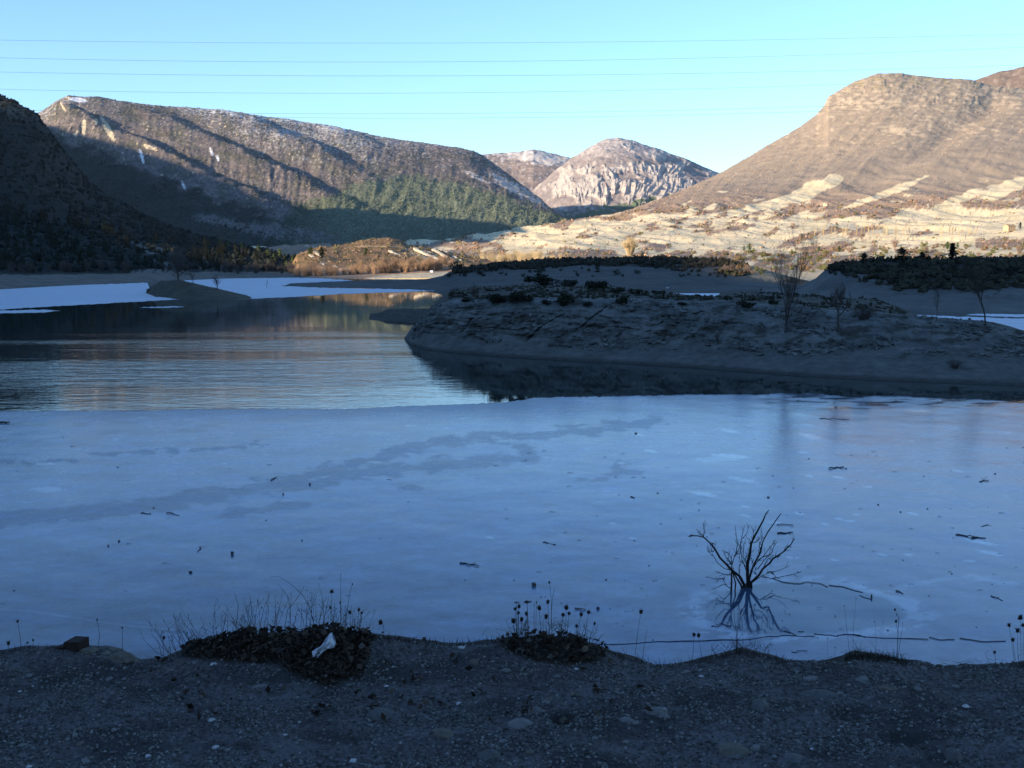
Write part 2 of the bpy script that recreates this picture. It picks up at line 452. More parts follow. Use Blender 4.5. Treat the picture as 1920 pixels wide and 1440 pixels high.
# ------------------------------------------------------------------ the ridge behind the left shoulder that shades the lake
def build_shade_ridge():
    nvec = np.array((-SY, SX))            # along the ridge; points so that the far left of the valley is negative
    nvec = np.array((0.573, -0.819))
    svec = np.array((SX, SY))
    cs = np.concatenate([np.linspace(-4200, -900, 90), np.linspace(-880, 300, 160), np.linspace(320, 2600, 70)])
    # the ridge is as high as the edge of its shade on the far slope asks for
    pts = []
    for px, py in ((110, 238), (140, 250), (165, 256), (187, 259), (217, 270), (260, 282), (300, 294), (333, 306), (377, 324), (433, 342), (480, 358), (517, 372), (547, 384), (587, 400), (640, 415), (700, 424), (760, 435), (820, 447)):
        h = LEFT.hit(px, py)
        if h is None: continue
        c_ = h.x * nvec[0] + h.y * nvec[1]; a_ = h.x * SX + h.y * SY
        pts.append((c_, h.z - (-206 - a_) * -math.tan(SUN_EL)))
    pts = sorted(p for p in pts if p[0] < -1350)
    print('ridge', [(round(a), round(b)) for a, b in pts])
    Hc = np.array([(-4200, pts[0][1] + 220), (-3300, pts[0][1] + 90)] + pts + [(-1230, 160), (-1140, 146), (-1060, 138), (-1030, 135), (-1009, 133), (-982, 125), (-943, 116), (-855, 92), (-790, 58), (-700, 28), (-640, 17), (-560, 7), (-468, 1.5), (-383, 1),
                   (-335, 1.5), (-300, 7), (-275, 12), (-250, 16), (-236, 15), (-222, 9), (-203, 5.5), (-180, 5), (-150, 5), (-138, 7), (-119, 12), (-90, 16), (0, 18), (100, 22), (400, 60), (1000, 140), (2600, 300)])
    Hc = Hc[np.argsort(Hc[:, 0])]
    H = np.interp(cs, Hc[:, 0], Hc[:, 1])
    top = H + (700 + 206) * math.tan(SUN_EL)
    aa = np.concatenate([np.linspace(45, 640, 34), np.linspace(660, 740, 9), np.linspace(780, 1700, 18)])
    C, A = np.meshgrid(cs, aa)
    TT = np.tile(top, (len(aa), 1))
    up = np.clip((A - 60) / 640, 0, 1); dn = np.clip((A - 700) / 1000, 0, 1)
    Z = np.where(A <= 700, -3 + (TT + 3) * up ** 1.25, TT * (1 - dn) - 3 * dn)
    amp = np.clip(np.minimum(A / 400, np.abs(A - 700) / 250), 0, 1)
    Z = Z + amp * 14 * fbm(C / 160, A / 160, 4, 51) * up
    Z = Z + np.where(np.abs(A - 700) < 60, 1.2 * fbm(C / 9, A / 30, 3, 77), 0)
    X = svec[0] * A + nvec[0] * C; Y = svec[1] * A + nvec[1] * C
    col = np.tile((0.09, 0.085, 0.06), X.shape + (1,)) * (1 + 0.3 * fbm(C / 60, A / 60, 3, 5))[..., None]
    me = mesh_np('mountain', np.stack([X, Y, Z], -1).reshape(-1, 3), grid_faces(len(cs), len(aa)), M_FAR, {'Col': col.reshape(-1, 3)})
    tag(obj('mountain', me), 'long scrub covered mountain behind the viewer that shades the lake', kind='structure')
build_shade_ridge()

# ------------------------------------------------------------------ nearer dark slope at the far left
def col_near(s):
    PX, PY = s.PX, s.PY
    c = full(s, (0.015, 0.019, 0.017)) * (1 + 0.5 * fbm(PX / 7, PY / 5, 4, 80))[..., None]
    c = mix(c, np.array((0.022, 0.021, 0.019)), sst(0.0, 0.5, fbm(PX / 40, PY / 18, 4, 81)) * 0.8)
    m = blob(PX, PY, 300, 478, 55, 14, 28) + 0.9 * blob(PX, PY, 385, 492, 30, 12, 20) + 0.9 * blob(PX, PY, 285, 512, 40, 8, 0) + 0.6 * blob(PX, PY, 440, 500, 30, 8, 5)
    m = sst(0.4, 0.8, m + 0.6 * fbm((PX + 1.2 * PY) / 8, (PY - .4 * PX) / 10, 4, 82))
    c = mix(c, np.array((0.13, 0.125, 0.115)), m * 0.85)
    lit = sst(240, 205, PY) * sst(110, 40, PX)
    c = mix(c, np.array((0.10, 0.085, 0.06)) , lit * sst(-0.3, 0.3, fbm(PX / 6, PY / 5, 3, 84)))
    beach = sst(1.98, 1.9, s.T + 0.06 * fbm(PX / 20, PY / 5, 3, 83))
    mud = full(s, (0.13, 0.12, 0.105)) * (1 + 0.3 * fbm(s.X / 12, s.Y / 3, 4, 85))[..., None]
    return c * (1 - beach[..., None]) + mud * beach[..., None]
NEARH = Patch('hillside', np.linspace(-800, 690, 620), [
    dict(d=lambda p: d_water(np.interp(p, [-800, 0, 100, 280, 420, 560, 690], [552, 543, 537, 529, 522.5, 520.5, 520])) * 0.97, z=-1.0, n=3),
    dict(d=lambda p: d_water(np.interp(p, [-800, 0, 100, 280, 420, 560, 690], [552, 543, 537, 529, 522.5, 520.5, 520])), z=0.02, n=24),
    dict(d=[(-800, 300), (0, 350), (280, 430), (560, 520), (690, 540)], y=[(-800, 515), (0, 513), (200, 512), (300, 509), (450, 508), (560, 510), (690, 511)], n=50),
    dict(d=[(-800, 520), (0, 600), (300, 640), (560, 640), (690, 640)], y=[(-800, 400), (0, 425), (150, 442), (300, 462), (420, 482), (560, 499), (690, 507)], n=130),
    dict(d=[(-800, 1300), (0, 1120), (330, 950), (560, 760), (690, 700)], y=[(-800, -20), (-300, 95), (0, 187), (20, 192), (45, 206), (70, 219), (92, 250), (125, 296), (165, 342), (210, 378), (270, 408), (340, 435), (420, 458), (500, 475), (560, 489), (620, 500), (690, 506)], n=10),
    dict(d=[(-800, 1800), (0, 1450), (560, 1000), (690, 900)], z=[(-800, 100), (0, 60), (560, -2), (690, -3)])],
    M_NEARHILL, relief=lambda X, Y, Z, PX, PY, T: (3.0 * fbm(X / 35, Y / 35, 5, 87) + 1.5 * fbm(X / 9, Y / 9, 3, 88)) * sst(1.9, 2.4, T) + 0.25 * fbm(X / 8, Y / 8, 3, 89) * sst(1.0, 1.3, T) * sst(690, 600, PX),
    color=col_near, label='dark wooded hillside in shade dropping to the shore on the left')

# ------------------------------------------------------------------ valley floor, badlands and the big mountain on the right
SK_R = [(430, 470), (560, 463), (820, 452), (930, 438), (1050, 423), (1100, 410), (1150, 403), (1200, 390), (1250, 372), (1300, 352), (1345, 331), (1400, 300), (1450, 271), (1500, 243), (1530, 221), (1545, 204),
        (1553, 187), (1580, 171), (1600, 160), (1620, 152), (1645, 145), (1660, 144), (1690, 144), (1700, 147), (1760, 153), (1800, 155), (1820, 157), (1860, 168), (1920, 175), (2400, 230)]
def pale_mask(PX, PY):
    u = PX * 0.96 - PY * 0.30; v = PY + PX * 0.26
    n = fbm(u / 62, v / 18, 5, 91) + 0.5 * fbm(PX / 30, PY / 8, 4, 92)
    zone = np.interp(PY, [330, 372, 392, 415, 440, 468, 482, 500, 520], [-1.2, -0.75, -0.15, 0.12, 0.3, 0.12, -0.3, -0.7, -0.8])
    zone = zone + np.interp(PX, [600, 900, 1050, 1200, 1500, 1900], [-0.55, -0.12, 0.0, 0.05, 0.1, 0.2])
    for (a, b, ra, rb, ro, w) in ((1530, 352, 42, 12, -24, 1.4), (1562, 338, 14, 11, -10, 1.3), (1470, 372, 50, 6, -22, .9), (1420, 388, 40, 5, -18, .9), (1690, 350, 46, 6, -20, 1.2), (1640, 372, 30, 3.5, -14, .9),
                                  (1885, 352, 50, 12, -18, 1.4), (1800, 372, 40, 7, -22, 1.2), (1850, 418, 80, 26, 0, .6), (1700, 420, 60, 16, -15, .5), (1350, 455, 90, 13, 3, .8), (1160, 425, 60, 8, 2, .5), (1040, 445, 45, 12, 14, .8),
                                  (985, 472, 38, 10, 20, .9), (890, 490, 50, 5, 12, .6), (1850, 490, 50, 4, -4, .9), (1700, 472, 45, 5, 0, .6), (1150, 465, 60, 8, 8, .6)):
        zone = zone + (1.5 if b < 400 else 1.0) * w * blob(PX, PY, a, b, ra, rb, ro)
    for (a, b, ra, rb, ro, w) in ((1640, 392, 80, 7, -8, .9), (1640, 436, 60, 8, 0, .7), (1520, 460, 60, 10, 0, .5), (1900, 455, 50, 8, 0, 1.2), (1090, 475, 60, 7, 0, .6)):
        zone = zone - w * blob(PX, PY, a, b, ra, rb, ro)
    return sst(-0.06, 0.12, n * 1.0 + zone * 0.9 + 0.02)
def rel_valley(X, Y, Z, PX, PY, T):
    lo = sst(1.3, 3.0, T) * sst(6.2, 4.8, T)
    hi = sst(5.0, 6.0, T) * sst(7.0, 6.75, T)
    crest = sst(5.0, 6.0, T)
    k = Y / 1200.0
    bad = 11.5 * k * (ridged(X / 110 + Y / 400, Y / 330, 3, 93, 0.42) - 0.35) + 1.1 * k * ridged(X / 26, Y / 80, 2, 94)
    gul = 3.2 * (ridged((PX + PY * 0.9) / 60, (PY - 0.3 * PX) / 260, 4, 95, 0.5) - 0.3)
    cl = 1.8 * fbm(X / 30, Y / 30, 4, 96)
    cre = seg_dist(PX, PY, [(1860, 205), (1800, 238), (1740, 285), (1660, 325), (1580, 368), (1540, 392)], 1.6)
    gul = gul - 17 * sst(55, 0, cre) * sst(5.0, 5.6, T) + 12 * sst(160, 60, seg_dist(PX, PY, [(1920, 250), (1800, 300), (1640, 372)], 2))
    ribs = -8 * np.clip(ridged(PX / 17, PY / 24, 4, 98, 0.6), 0, 1) * sst(-0.3, 0.3, fbm(PX / 60, PY / 30, 2, 99)) * sst(215, 180, PY) * sst(1500, 1560, PX) * sst(7.0, 6.9, T)
    return (X * 0, ribs, bad * lo + gul * hi + cl * crest + 0.2 * fbm(X / 15, Y / 15, 3, 97) * sst(1.2, 1.6, T))
def col_valley(s):
    PX, PY = s.PX, s.PY
    n = fbm(PX / 5, PY / 4, 4, 101)
    up = sst(395, 330, PY)
    c = full(s, (0.265, 0.195, 0.145)) * (1 + 0.35 * n)[..., None]
    c2 = full(s, (0.295, 0.238, 0.180)) * (1 + 0.09 * n)[..., None]
    c = c * (1 - up[..., None]) + c2 * up[..., None]
    c = mix(c, np.array((0.27, 0.175, 0.115)), 0.4 * sst(0.0, 0.5, fbm(PX / 60, PY / 18, 3, 102)) * sst(360, 400, PY))
    gr = sst(0.1, 0.4, fbm(PX / 12, PY / 6, 3, 103)) * sst(462, 474, PY)
    c = mix(c, np.array((0.15, 0.13, 0.055)), gr * 0.8)
    pm = pale_mask(PX, PY)
    pc = full(s, PALE) * (1 + 0.12 * fbm(PX / 12, PY / 3, 4, 104))[..., None]
    pc = mix(pc, np.array((0.56, 0.48, 0.30)), 0.7 * sst(-0.1, 0.4, fbm(PX / 60, PY / 16, 3, 105)))
    c = c * (1 - pm[..., None]) + pc * pm[..., None]
    # scattered shrubs on the pale marl
    sp = sst(0.55, 0.75, fbm(PX / 3.2, PY / 2.2, 2, 106) + 0.4 * fbm(PX / 40, PY / 12, 3, 107))
    c = mix(c, np.array((0.10, 0.075, 0.045)), sp * 0.8 * sst(330, 400, PY))
    # rock bands high up
    hb = sst(0.24, 0.44, fbm(PX / 14, PY / 6, 4, 108) + 0.25 * sst(225, 195, PY) + 0.6 * blob(PX, PY, 1690, 246, 40, 9, 5) + 0.35 * blob(PX, PY, 1640, 195, 90, 8, 2) + 0.4 * blob(PX, PY, 1790, 235, 60, 10, 10) - 0.05) * sst(300, 260, PY)
    c = mix(c, np.array((0.50, 0.40, 0.28)), hb * 0.7)
    gr2 = sst(0.0, 0.4, fbm(PX / 20, PY / 8, 3, 109)) * sst(180, 155, PY)
    c = mix(c, np.array((0.36, 0.29, 0.16)), gr2 * 0.7)
    # dry stalks and sand on the shore
    shore = sst(497, 505, PY)
    c = mix(c, np.array((0.34, 0.23, 0.15)), 0.8 * shore)
    sand = sst(0.2, 0.5, blob(PX, PY, 770, 519, 80, 5.5, -4) * 1.3 + 0.2 * fbm(PX / 20, PY / 4, 3, 110))
    c = mix(c, np.array((0.52, 0.44, 0.30)), sand)
    gap = sst(0.2, 0.6, blob(PX, PY, 1510, 518, 45, 12, 0) + 0.4 * fbm(PX / 9, PY / 5, 3, 111))
    return mix(c, np.array((0.42, 0.36, 0.25)), gap)
pxv = np.concatenate([np.linspace(430, 1960, 900), np.linspace(1966, 2400, 60)])
VALLEY = Patch('valley_floor', pxv, [
    dict(d=[(430, 440), (850, 440), (1000, 340), (1300, 296), (2400, 296)], z=-1.2, n=3),
    dict(d=[(430, 478), (560, 456), (700, 440), (850, 430), (1000, 355), (1500, 305), (2400, 305)], z=[(430, -.4), (545, -0.4), (575, .05), (640, 0.15), (2400, 0.5)], n=26),
    dict(d=560, y=[(430, 511), (560, 508), (850, 499), (1000, 489), (1300, 488), (1450, 491), (1500, 498), (1560, 492), (1920, 481), (2400, 480)], n=26),
    dict(d=800, y=[(430, 486), (560, 486), (800, 480), (930, 466), (1100, 464), (1300, 468), (1500, 472), (1700, 468), (1920, 462), (2400, 460)], n=45),
    dict(d=1150, y=[(430, 478), (560, 476), (700, 471), (930, 452), (1100, 438), (1300, 440), (1500, 442), (1700, 440), (1920, 432), (2400, 425)], n=50),
    dict(d=1550, y=[(430, 474), (560, 470), (820, 459), (930, 445), (1000, 434), (1100, 417), (1150, 411), (1300, 400), (1500, 405), (1700, 395), (1920, 385), (2400, 375)], n=70),
    dict(d=[(430, 1650), (1100, 1750), (1345, 2050), (2400, 2200)], y=[(430, 472), (560, 466), (820, 455), (930, 441), (1050, 426), (1100, 413), (1150, 406), (1250, 378), (1345, 350), (1500, 320), (1700, 280), (1920, 262), (2400, 245)], n=170),
    dict(d=[(430, 1750), (1100, 1850), (1345, 2550), (1600, 2900), (2400, 3000)], y=SK_R, n=10),
    dict(d=[(430, 2100), (1100, 2300), (1345, 3100), (1600, 3700), (2400, 3800)], z=[(430, -3), (1100, -3), (1345, 60), (1600, 250), (2400, 250)])],
    M_MTN, relief=rel_valley, color=col_valley, label='dry valley floor rising through pale badlands to the big brown mountain on the right')

Patch('mountain', np.linspace(1760, 2400, 160), [
    dict(d=3000, y=[(1760, 260), (2400, 260)], n=60),
    dict(d=3900, y=[(1760, 185), (1800, 168), (1825, 157), (1850, 148), (1870, 141), (1900, 136), (1920, 130), (2000, 112), (2400, 90)], n=8),
    dict(d=4800, z=150)], M_MTN,
    relief=lambda X, Y, Z, PX, PY, T: 9 * fbm(X / 70, Y / 70, 4, 121) * np.clip(1.2 - T, 0.2, 1) + 4 * fbm(X / 25, Y / 25, 3, 122),
    color=lambda s: mix(full(s, (0.22, 0.16, 0.12)) * (1 + 0.4 * fbm(s.PX / 5, s.PY / 4, 4, 123))[..., None], np.array((0.42, 0.34, 0.26)), 0.7 * sst(0.3, 0.5, fbm(s.PX / 12, s.PY / 5, 3, 124))),
    label='brown mountain top showing behind the right shoulder')

# ------------------------------------------------------------------ lit knoll on the far shore
def col_knoll(s):
    PX, PY = s.PX, s.PY
    c = full(s, (0.20, 0.125, 0.07)) * (1 + 0.45 * fbm(PX / 4, PY / 3, 4, 131))[..., None]
    c = mix(c, np.array((0.11, 0.10, 0.04)), 0.8 * sst(0.1, 0.4, fbm(PX / 10, PY / 5, 3, 132)))
    st = sst(0.15, 0.45, fbm((PX + 1.8 * PY) / 7, (PY - 0.45 * PX) / 2.2, 3, 133) + 0.9 * blob(PX, PY, 805, 480, 55, 11, 14) + 0.5 * blob(PX, PY, 745, 477, 30, 5, 20) + 0.5 * blob(PX, PY, 600, 484, 26, 8, 38) - 0.62)
    c = mix(c, np.array((0.54, 0.47, 0.36)), st)
    path = sst(1.6, 0.5, np.abs(PY - (463 + 1.5 * np.sin(PX / 30)))) * sst(640, 660, PX) * sst(760, 740, PX)
    c = mix(c, np.array((0.42, 0.32, 0.2)), path * .7)
    return mix(c, np.array((0.30, 0.20, 0.13)), sst(496, 504, PY))
KNOLL = Patch('hill', np.linspace(535, 960, 320), [
    dict(d=450, z=-1, n=3),
    dict(d=[(535, 480), (560, 466), (960, 470)], z=[(535, -.6), (556, 0.1), (960, 0.5)], n=50),
    dict(d=[(535, 560), (560, 540), (700, 560), (960, 560)], y=[(535, 515), (545, 505), (560, 488), (600, 480), (650, 480), (700, 474), (760, 476), (850, 484), (960, 494)], n=50),
    dict(d=[(535, 600), (700, 660), (960, 640)], y=[(535, 515), (545, 500), (556, 480), (575, 471), (600, 464), (640, 461), (670, 455), (695, 448), (730, 446), (750, 452), (765, 461), (800, 466), (850, 476), (900, 483), (960, 492)], n=8),
    dict(d=860, z=-2)], M_PLAIN,
    relief=lambda X, Y, Z, PX, PY, T: (1.1 * fbm(X / 14, Y / 14, 4, 135) + 1.3 * (ridged((X + 0.9 * Z * 3) / 10, Y / 60, 3, 136) - 0.3) * blob(PX, PY, 810, 482, 70, 16, 12)) * sst(1.0, 1.4, T),
    color=col_knoll, label='low sunlit knoll of orange scrub and pale tilted rock on the far shore')

# ------------------------------------------------------------------ shaded land in the middle: long low hill and its sand spit
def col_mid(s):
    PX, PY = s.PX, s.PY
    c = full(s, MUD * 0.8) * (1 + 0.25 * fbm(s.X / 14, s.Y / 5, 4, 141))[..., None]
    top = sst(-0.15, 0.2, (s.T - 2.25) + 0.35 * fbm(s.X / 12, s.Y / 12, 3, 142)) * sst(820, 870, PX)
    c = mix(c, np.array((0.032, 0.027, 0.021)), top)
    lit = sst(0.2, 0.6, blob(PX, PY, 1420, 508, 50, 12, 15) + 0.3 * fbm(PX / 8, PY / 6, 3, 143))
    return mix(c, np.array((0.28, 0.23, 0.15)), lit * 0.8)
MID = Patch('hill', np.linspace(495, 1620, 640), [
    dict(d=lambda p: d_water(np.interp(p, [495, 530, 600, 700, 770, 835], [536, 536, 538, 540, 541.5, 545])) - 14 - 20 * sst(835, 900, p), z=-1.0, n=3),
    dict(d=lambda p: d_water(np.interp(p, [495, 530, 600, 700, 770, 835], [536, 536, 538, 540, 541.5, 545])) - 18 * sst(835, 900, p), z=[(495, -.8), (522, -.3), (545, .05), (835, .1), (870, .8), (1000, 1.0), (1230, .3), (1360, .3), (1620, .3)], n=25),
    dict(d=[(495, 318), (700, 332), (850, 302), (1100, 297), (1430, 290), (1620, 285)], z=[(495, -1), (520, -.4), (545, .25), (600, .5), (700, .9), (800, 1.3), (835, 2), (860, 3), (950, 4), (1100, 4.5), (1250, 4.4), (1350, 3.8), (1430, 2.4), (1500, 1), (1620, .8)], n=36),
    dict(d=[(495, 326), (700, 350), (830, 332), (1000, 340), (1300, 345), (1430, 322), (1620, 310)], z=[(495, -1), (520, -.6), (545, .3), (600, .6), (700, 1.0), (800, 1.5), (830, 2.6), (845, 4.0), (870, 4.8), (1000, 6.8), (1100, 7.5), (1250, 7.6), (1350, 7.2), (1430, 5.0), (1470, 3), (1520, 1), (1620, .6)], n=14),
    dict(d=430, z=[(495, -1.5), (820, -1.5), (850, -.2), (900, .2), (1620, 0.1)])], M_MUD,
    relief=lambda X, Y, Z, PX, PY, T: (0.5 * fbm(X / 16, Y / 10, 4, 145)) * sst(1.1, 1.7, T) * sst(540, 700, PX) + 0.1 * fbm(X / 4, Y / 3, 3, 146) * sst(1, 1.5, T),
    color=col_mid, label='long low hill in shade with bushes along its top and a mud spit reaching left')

# ------------------------------------------------------------------ shaded hill on the right
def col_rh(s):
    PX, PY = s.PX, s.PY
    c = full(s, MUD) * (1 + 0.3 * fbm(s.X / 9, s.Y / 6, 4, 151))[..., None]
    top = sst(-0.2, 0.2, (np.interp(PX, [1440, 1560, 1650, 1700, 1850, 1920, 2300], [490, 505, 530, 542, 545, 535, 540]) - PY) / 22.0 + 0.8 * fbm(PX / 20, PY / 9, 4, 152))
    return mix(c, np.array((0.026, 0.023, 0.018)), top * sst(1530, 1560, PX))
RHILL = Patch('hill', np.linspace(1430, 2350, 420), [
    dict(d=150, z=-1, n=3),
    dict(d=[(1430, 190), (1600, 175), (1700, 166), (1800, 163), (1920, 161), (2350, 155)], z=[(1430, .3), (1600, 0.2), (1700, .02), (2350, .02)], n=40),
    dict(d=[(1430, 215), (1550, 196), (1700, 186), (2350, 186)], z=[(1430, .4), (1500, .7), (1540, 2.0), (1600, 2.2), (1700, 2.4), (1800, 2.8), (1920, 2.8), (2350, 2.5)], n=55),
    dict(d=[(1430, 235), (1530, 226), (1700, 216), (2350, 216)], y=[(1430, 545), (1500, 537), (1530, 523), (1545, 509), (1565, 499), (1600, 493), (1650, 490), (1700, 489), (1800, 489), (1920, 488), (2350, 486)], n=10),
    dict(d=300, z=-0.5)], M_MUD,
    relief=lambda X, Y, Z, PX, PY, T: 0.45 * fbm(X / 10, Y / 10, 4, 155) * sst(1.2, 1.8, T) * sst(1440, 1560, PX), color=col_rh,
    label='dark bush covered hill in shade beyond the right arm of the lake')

# ------------------------------------------------------------------ peninsula with its marl cliff
WLP = ([690, 745, 752, 758, 770, 800, 850, 1000, 1180, 1313, 1493, 1633, 1920, 2300], [622, 628, 634, 641, 646, 655.5, 661, 672.5, 682, 690, 704, 712, 723, 734])
def wlp(p): return d_water(np.interp(p, *WLP))
def rel_pen(X, Y, Z, PX, PY, T):
    face = sst(2.02, 2.3, T) * sst(3.05, 2.75, T)
    s = X * 0.9 + Y * 0.35
    beds = (Z * 1.9 + 0.10 * s + 0.5 * fbm(X / 7, Z / 1.5, 2, 161)) % 1.0
    ledge = np.clip(beds * 2.4, 0, 1) * sst(1.0, 0.8, beds)
    jn = (s / 3.1 - Z * 0.42 + 0.7 * fbm(X / 9, Y / 9, 2, 162))
    cr = np.abs(jn - np.round(jn))
    crack = sst(0.07, 0.0, cr) * sst(-0.1, 0.25, fbm(np.round(jn) * 3.7, Z / 3, 2, 163))
    blocky = 0.5 * fbm(np.floor(jn + 0.5) * 1.7, np.floor(Z * 1.9 + 0.10 * s) * 1.3, 2, 164)
    out = (0.2 * ledge + 0.3 * blocky - 0.4 * crack + 0.5 * fbm(X / 0.9, Z / 0.5, 4, 165)) * face
    right = sst(1250, 1550, PX)
    out = out * (1 - 0.45 * right)
    z = 0.16 * fbm(X / 2.6, Y / 2.6, 4, 166) * sst(1.2, 1.8, T) + 0.35 * fbm(X / 11, Y / 11, 3, 167) * sst(2.8, 3.4, T) * sst(6, 4, T)
    hump = 0.55 * (ridged(X / 6 + Y / 20, Y / 5, 3, 168) - 0.4) * right * sst(2.0, 2.4, T) * sst(3.0, 2.9, T)
    keep = sst(-0.35, 0.15, Z)
    return (X * 0, -out * keep, (z + hump) * keep)
def col_pen(s):
    PX, PY = s.PX, s.PY
    c = full(s, (0.115, 0.122, 0.116)) * (1 + 0.5 * fbm(s.X / 3, s.Z / 0.8 + s.Y / 3, 4, 171))[..., None]
    ve = sst(0.15, 0.4, fbm(s.X / 2.2, s.Y / 2.2 + s.Z, 4, 172) + 0.15 * sst(1200, 1500, PX) * sst(2.2, 2.6, s.T)) * sst(2.0, 2.3, s.T)
    c = mix(c, np.array((0.045, 0.042, 0.034)), ve * 0.75)
    beach = sst(2.25, 1.95, s.T)
    mud = full(s, (0.10, 0.104, 0.097)) * (1 + 0.15 * fbm(s.X / 2, s.Y / 2, 3, 173))[..., None]
    c = c * (1 - beach[..., None]) + mud * beach[..., None]
    wet = sst(0.28, 0.05, s.Z)
    c = mix(c, np.array((0.04, 0.039, 0.035)), wet * 0.85)
    flat = sst(2.95, 3.2, s.T)
    g = full(s, (0.062, 0.062, 0.052)) * (1 + 0.4 * fbm(s.X / 5, s.Y / 3, 4, 174))[..., None]
    g = mix(g, np.array((0.085, 0.083, 0.075)), sst(0.0, 0.5, fbm(s.X / 18, s.Y / 7, 3, 175)) * 0.7)
    return c * (1 - flat[..., None]) + g * flat[..., None]
PEN = Patch('peninsula', np.concatenate([np.linspace(684, 1960, 840), np.linspace(1966, 2300, 70)]), [
    dict(d=lambda p: wlp(p) - 3.0, z=-1.0, n=3),
    dict(d=wlp, z=[(684, -1.1), (748, -.9), (756, -.25), (764, 0.02), (2300, 0.02)], n=22),
    dict(d=lambda p: wlp(p) + np.interp(p, [684, 850, 1500, 1920, 2300], [2, 2.4, 4.5, 6.5, 7]), z=[(684, -1.2), (750, -.8), (757, -.1), (768, .6), (800, .8), (1000, .8), (1250, .85), (1500, 1.05), (1700, 1.2), (2300, 1.3)], n=115),
    dict(d=lambda p: wlp(p) + np.interp(p, [684, 760, 800, 850, 1250, 1350, 1500, 1700, 1920, 2300], [3, 4.5, 6, 8.5, 11.5, 12.5, 14, 14, 15, 15]),
         z=[(684, -1.2), (752, -.7), (760, 0.2), (770, 1.2), (785, 2.1), (800, 2.9), (830, 3.9), (850, 4.3), (1000, 4.4), (1250, 4.5), (1350, 4.55), (1500, 4.1), (1600, 3.75), (1700, 3.5), (1800, 3.24), (1860, 3.05), (1920, 2.37), (2300, 1.5)], n=40),
    dict(d=135, z=[(684, -1.2), (765, -1.2), (785, -.6), (800, .5), (830, 2.8), (850, 3.6), (1000, 4.1), (1200, 3.9), (1350, 3.05), (1500, 3.0), (1650, 2.3), (1700, 1.2), (1745, -.3), (1800, -1), (2300, -1)], n=40),
    dict(d=200, z=[(684, -1.3), (775, -1.2), (800, -.5), (825, .3), (850, 2), (1000, 2.8), (1150, 2.4), (1250, .9), (1350, .8), (1400, 1.6), (1500, 1.3), (1650, .6), (1700, -.5), (1760, -1), (2300, -1)], n=24),
    dict(d=226, z=[(684, -1.3), (785, -1.2), (810, -.5), (835, .2), (850, 1.3), (1000, 2.2), (1150, 1.7), (1230, .5), (1255, -.25), (1340, -.25), (1360, .4), (1450, 1.0), (1600, .5), (1680, -.6), (2300, -1)], n=16),
    dict(d=262, z=[(684, -1.4), (790, -1.2), (815, -.5), (840, .2), (860, 1.0), (1000, 2.0), (1150, 1.3), (1225, .4), (1248, -.35), (1335, -.35), (1360, .3), (1450, .8), (1600, .4), (1680, -.6), (2300, -1)], n=8),
    dict(d=290, z=[(684, -2), (840, -1.5), (900, 0.1), (1600, .1), (1680, -.6), (2300, -1)])], M_CLIFF, relief=rel_pen, color=col_pen,
    label='shaded marl peninsula with a low bedded cliff running out into the lake')

# rock ledge off its tip, and the islet on the left
LEDGE = Patch('rock_ledge', np.linspace(684, 850, 110), [
    dict(d=138, z=-.8, n=3),
    dict(d=lambda p: d_water(np.interp(p, [684, 700, 740, 800, 850], [598, 600, 604, 608, 610])), z=[(684, -.5), (692, 0.03), (850, 0.03)], n=20),
    dict(d=151, z=[(684, -.5), (694, 0.1), (712, .35), (724, .85), (760, .95), (810, .95), (850, 1.0)], n=18),
    dict(d=158, z=[(684, -.6), (694, 0.05), (712, .2), (724, .7), (850, .8)], n=8),
    dict(d=170, z=-.8)], M_CLIFF,
    relief=lambda X, Y, Z, PX, PY, T: 0.18 * fbm(X / 1.6, Y / 1.6, 4, 181) * sst(1.1, 1.5, T) * sst(690, 715, PX),
    color=lambda s: full(s, (0.06, 0.056, 0.047)) * (1 + 0.35 * fbm(s.X / 2, s.Y / 2 + s.Z * 2, 4, 182))[..., None], label='low dark rock ledge in the water off the tip of the peninsula')
def wli(p): return d_water(np.interp(p, [262, 280, 290, 330, 400, 480], [551, 552, 556, 560, 562, 562]))
ISLET = Patch('islet', np.linspace(264, 486, 150), [
    dict(d=lambda p: wli(p) - 4, z=-.6, n=3),
    dict(d=wli, z=[(264, -.5), (274, -.3), (280, .03), (468, .03), (474, -.3), (486, -.6)], n=26),
    dict(d=lambda p: wli(p) + 13, z=[(264, -.6), (272, -.2), (280, 1.0), (292, 2.3), (303, 3.2), (340, 3.35), (365, 2.8), (400, 1.95), (440, 1.0), (462, .45), (474, -.1), (486, -.6)], n=14),
    dict(d=lambda p: wli(p) + 24, z=[(264, -.8), (300, 1.2), (340, 1.6), (400, .3), (440, -.5), (486, -.8)], n=8),
    dict(d=lambda p: wli(p) + 36, z=-1.0)], M_MUD,
    relief=lambda X, Y, Z, PX, PY, T: 0.22 * fbm(X / 4, Y / 4, 4, 191) * sst(1.1, 1.5, T) * sst(0, .6, Z),
    color=lambda s: mix(full(s, (0.07, 0.066, 0.05)) * (1 + 0.3 * fbm(s.X / 3, s.Y / 2 + s.Z * 2, 4, 192))[..., None], np.array((0.07, 0.06, 0.045)), sst(0.1, .5, fbm(s.X / 5, s.Y / 5, 3, 193)) * .7),
    label='small sloping islet with bare trees on the left of the lake')

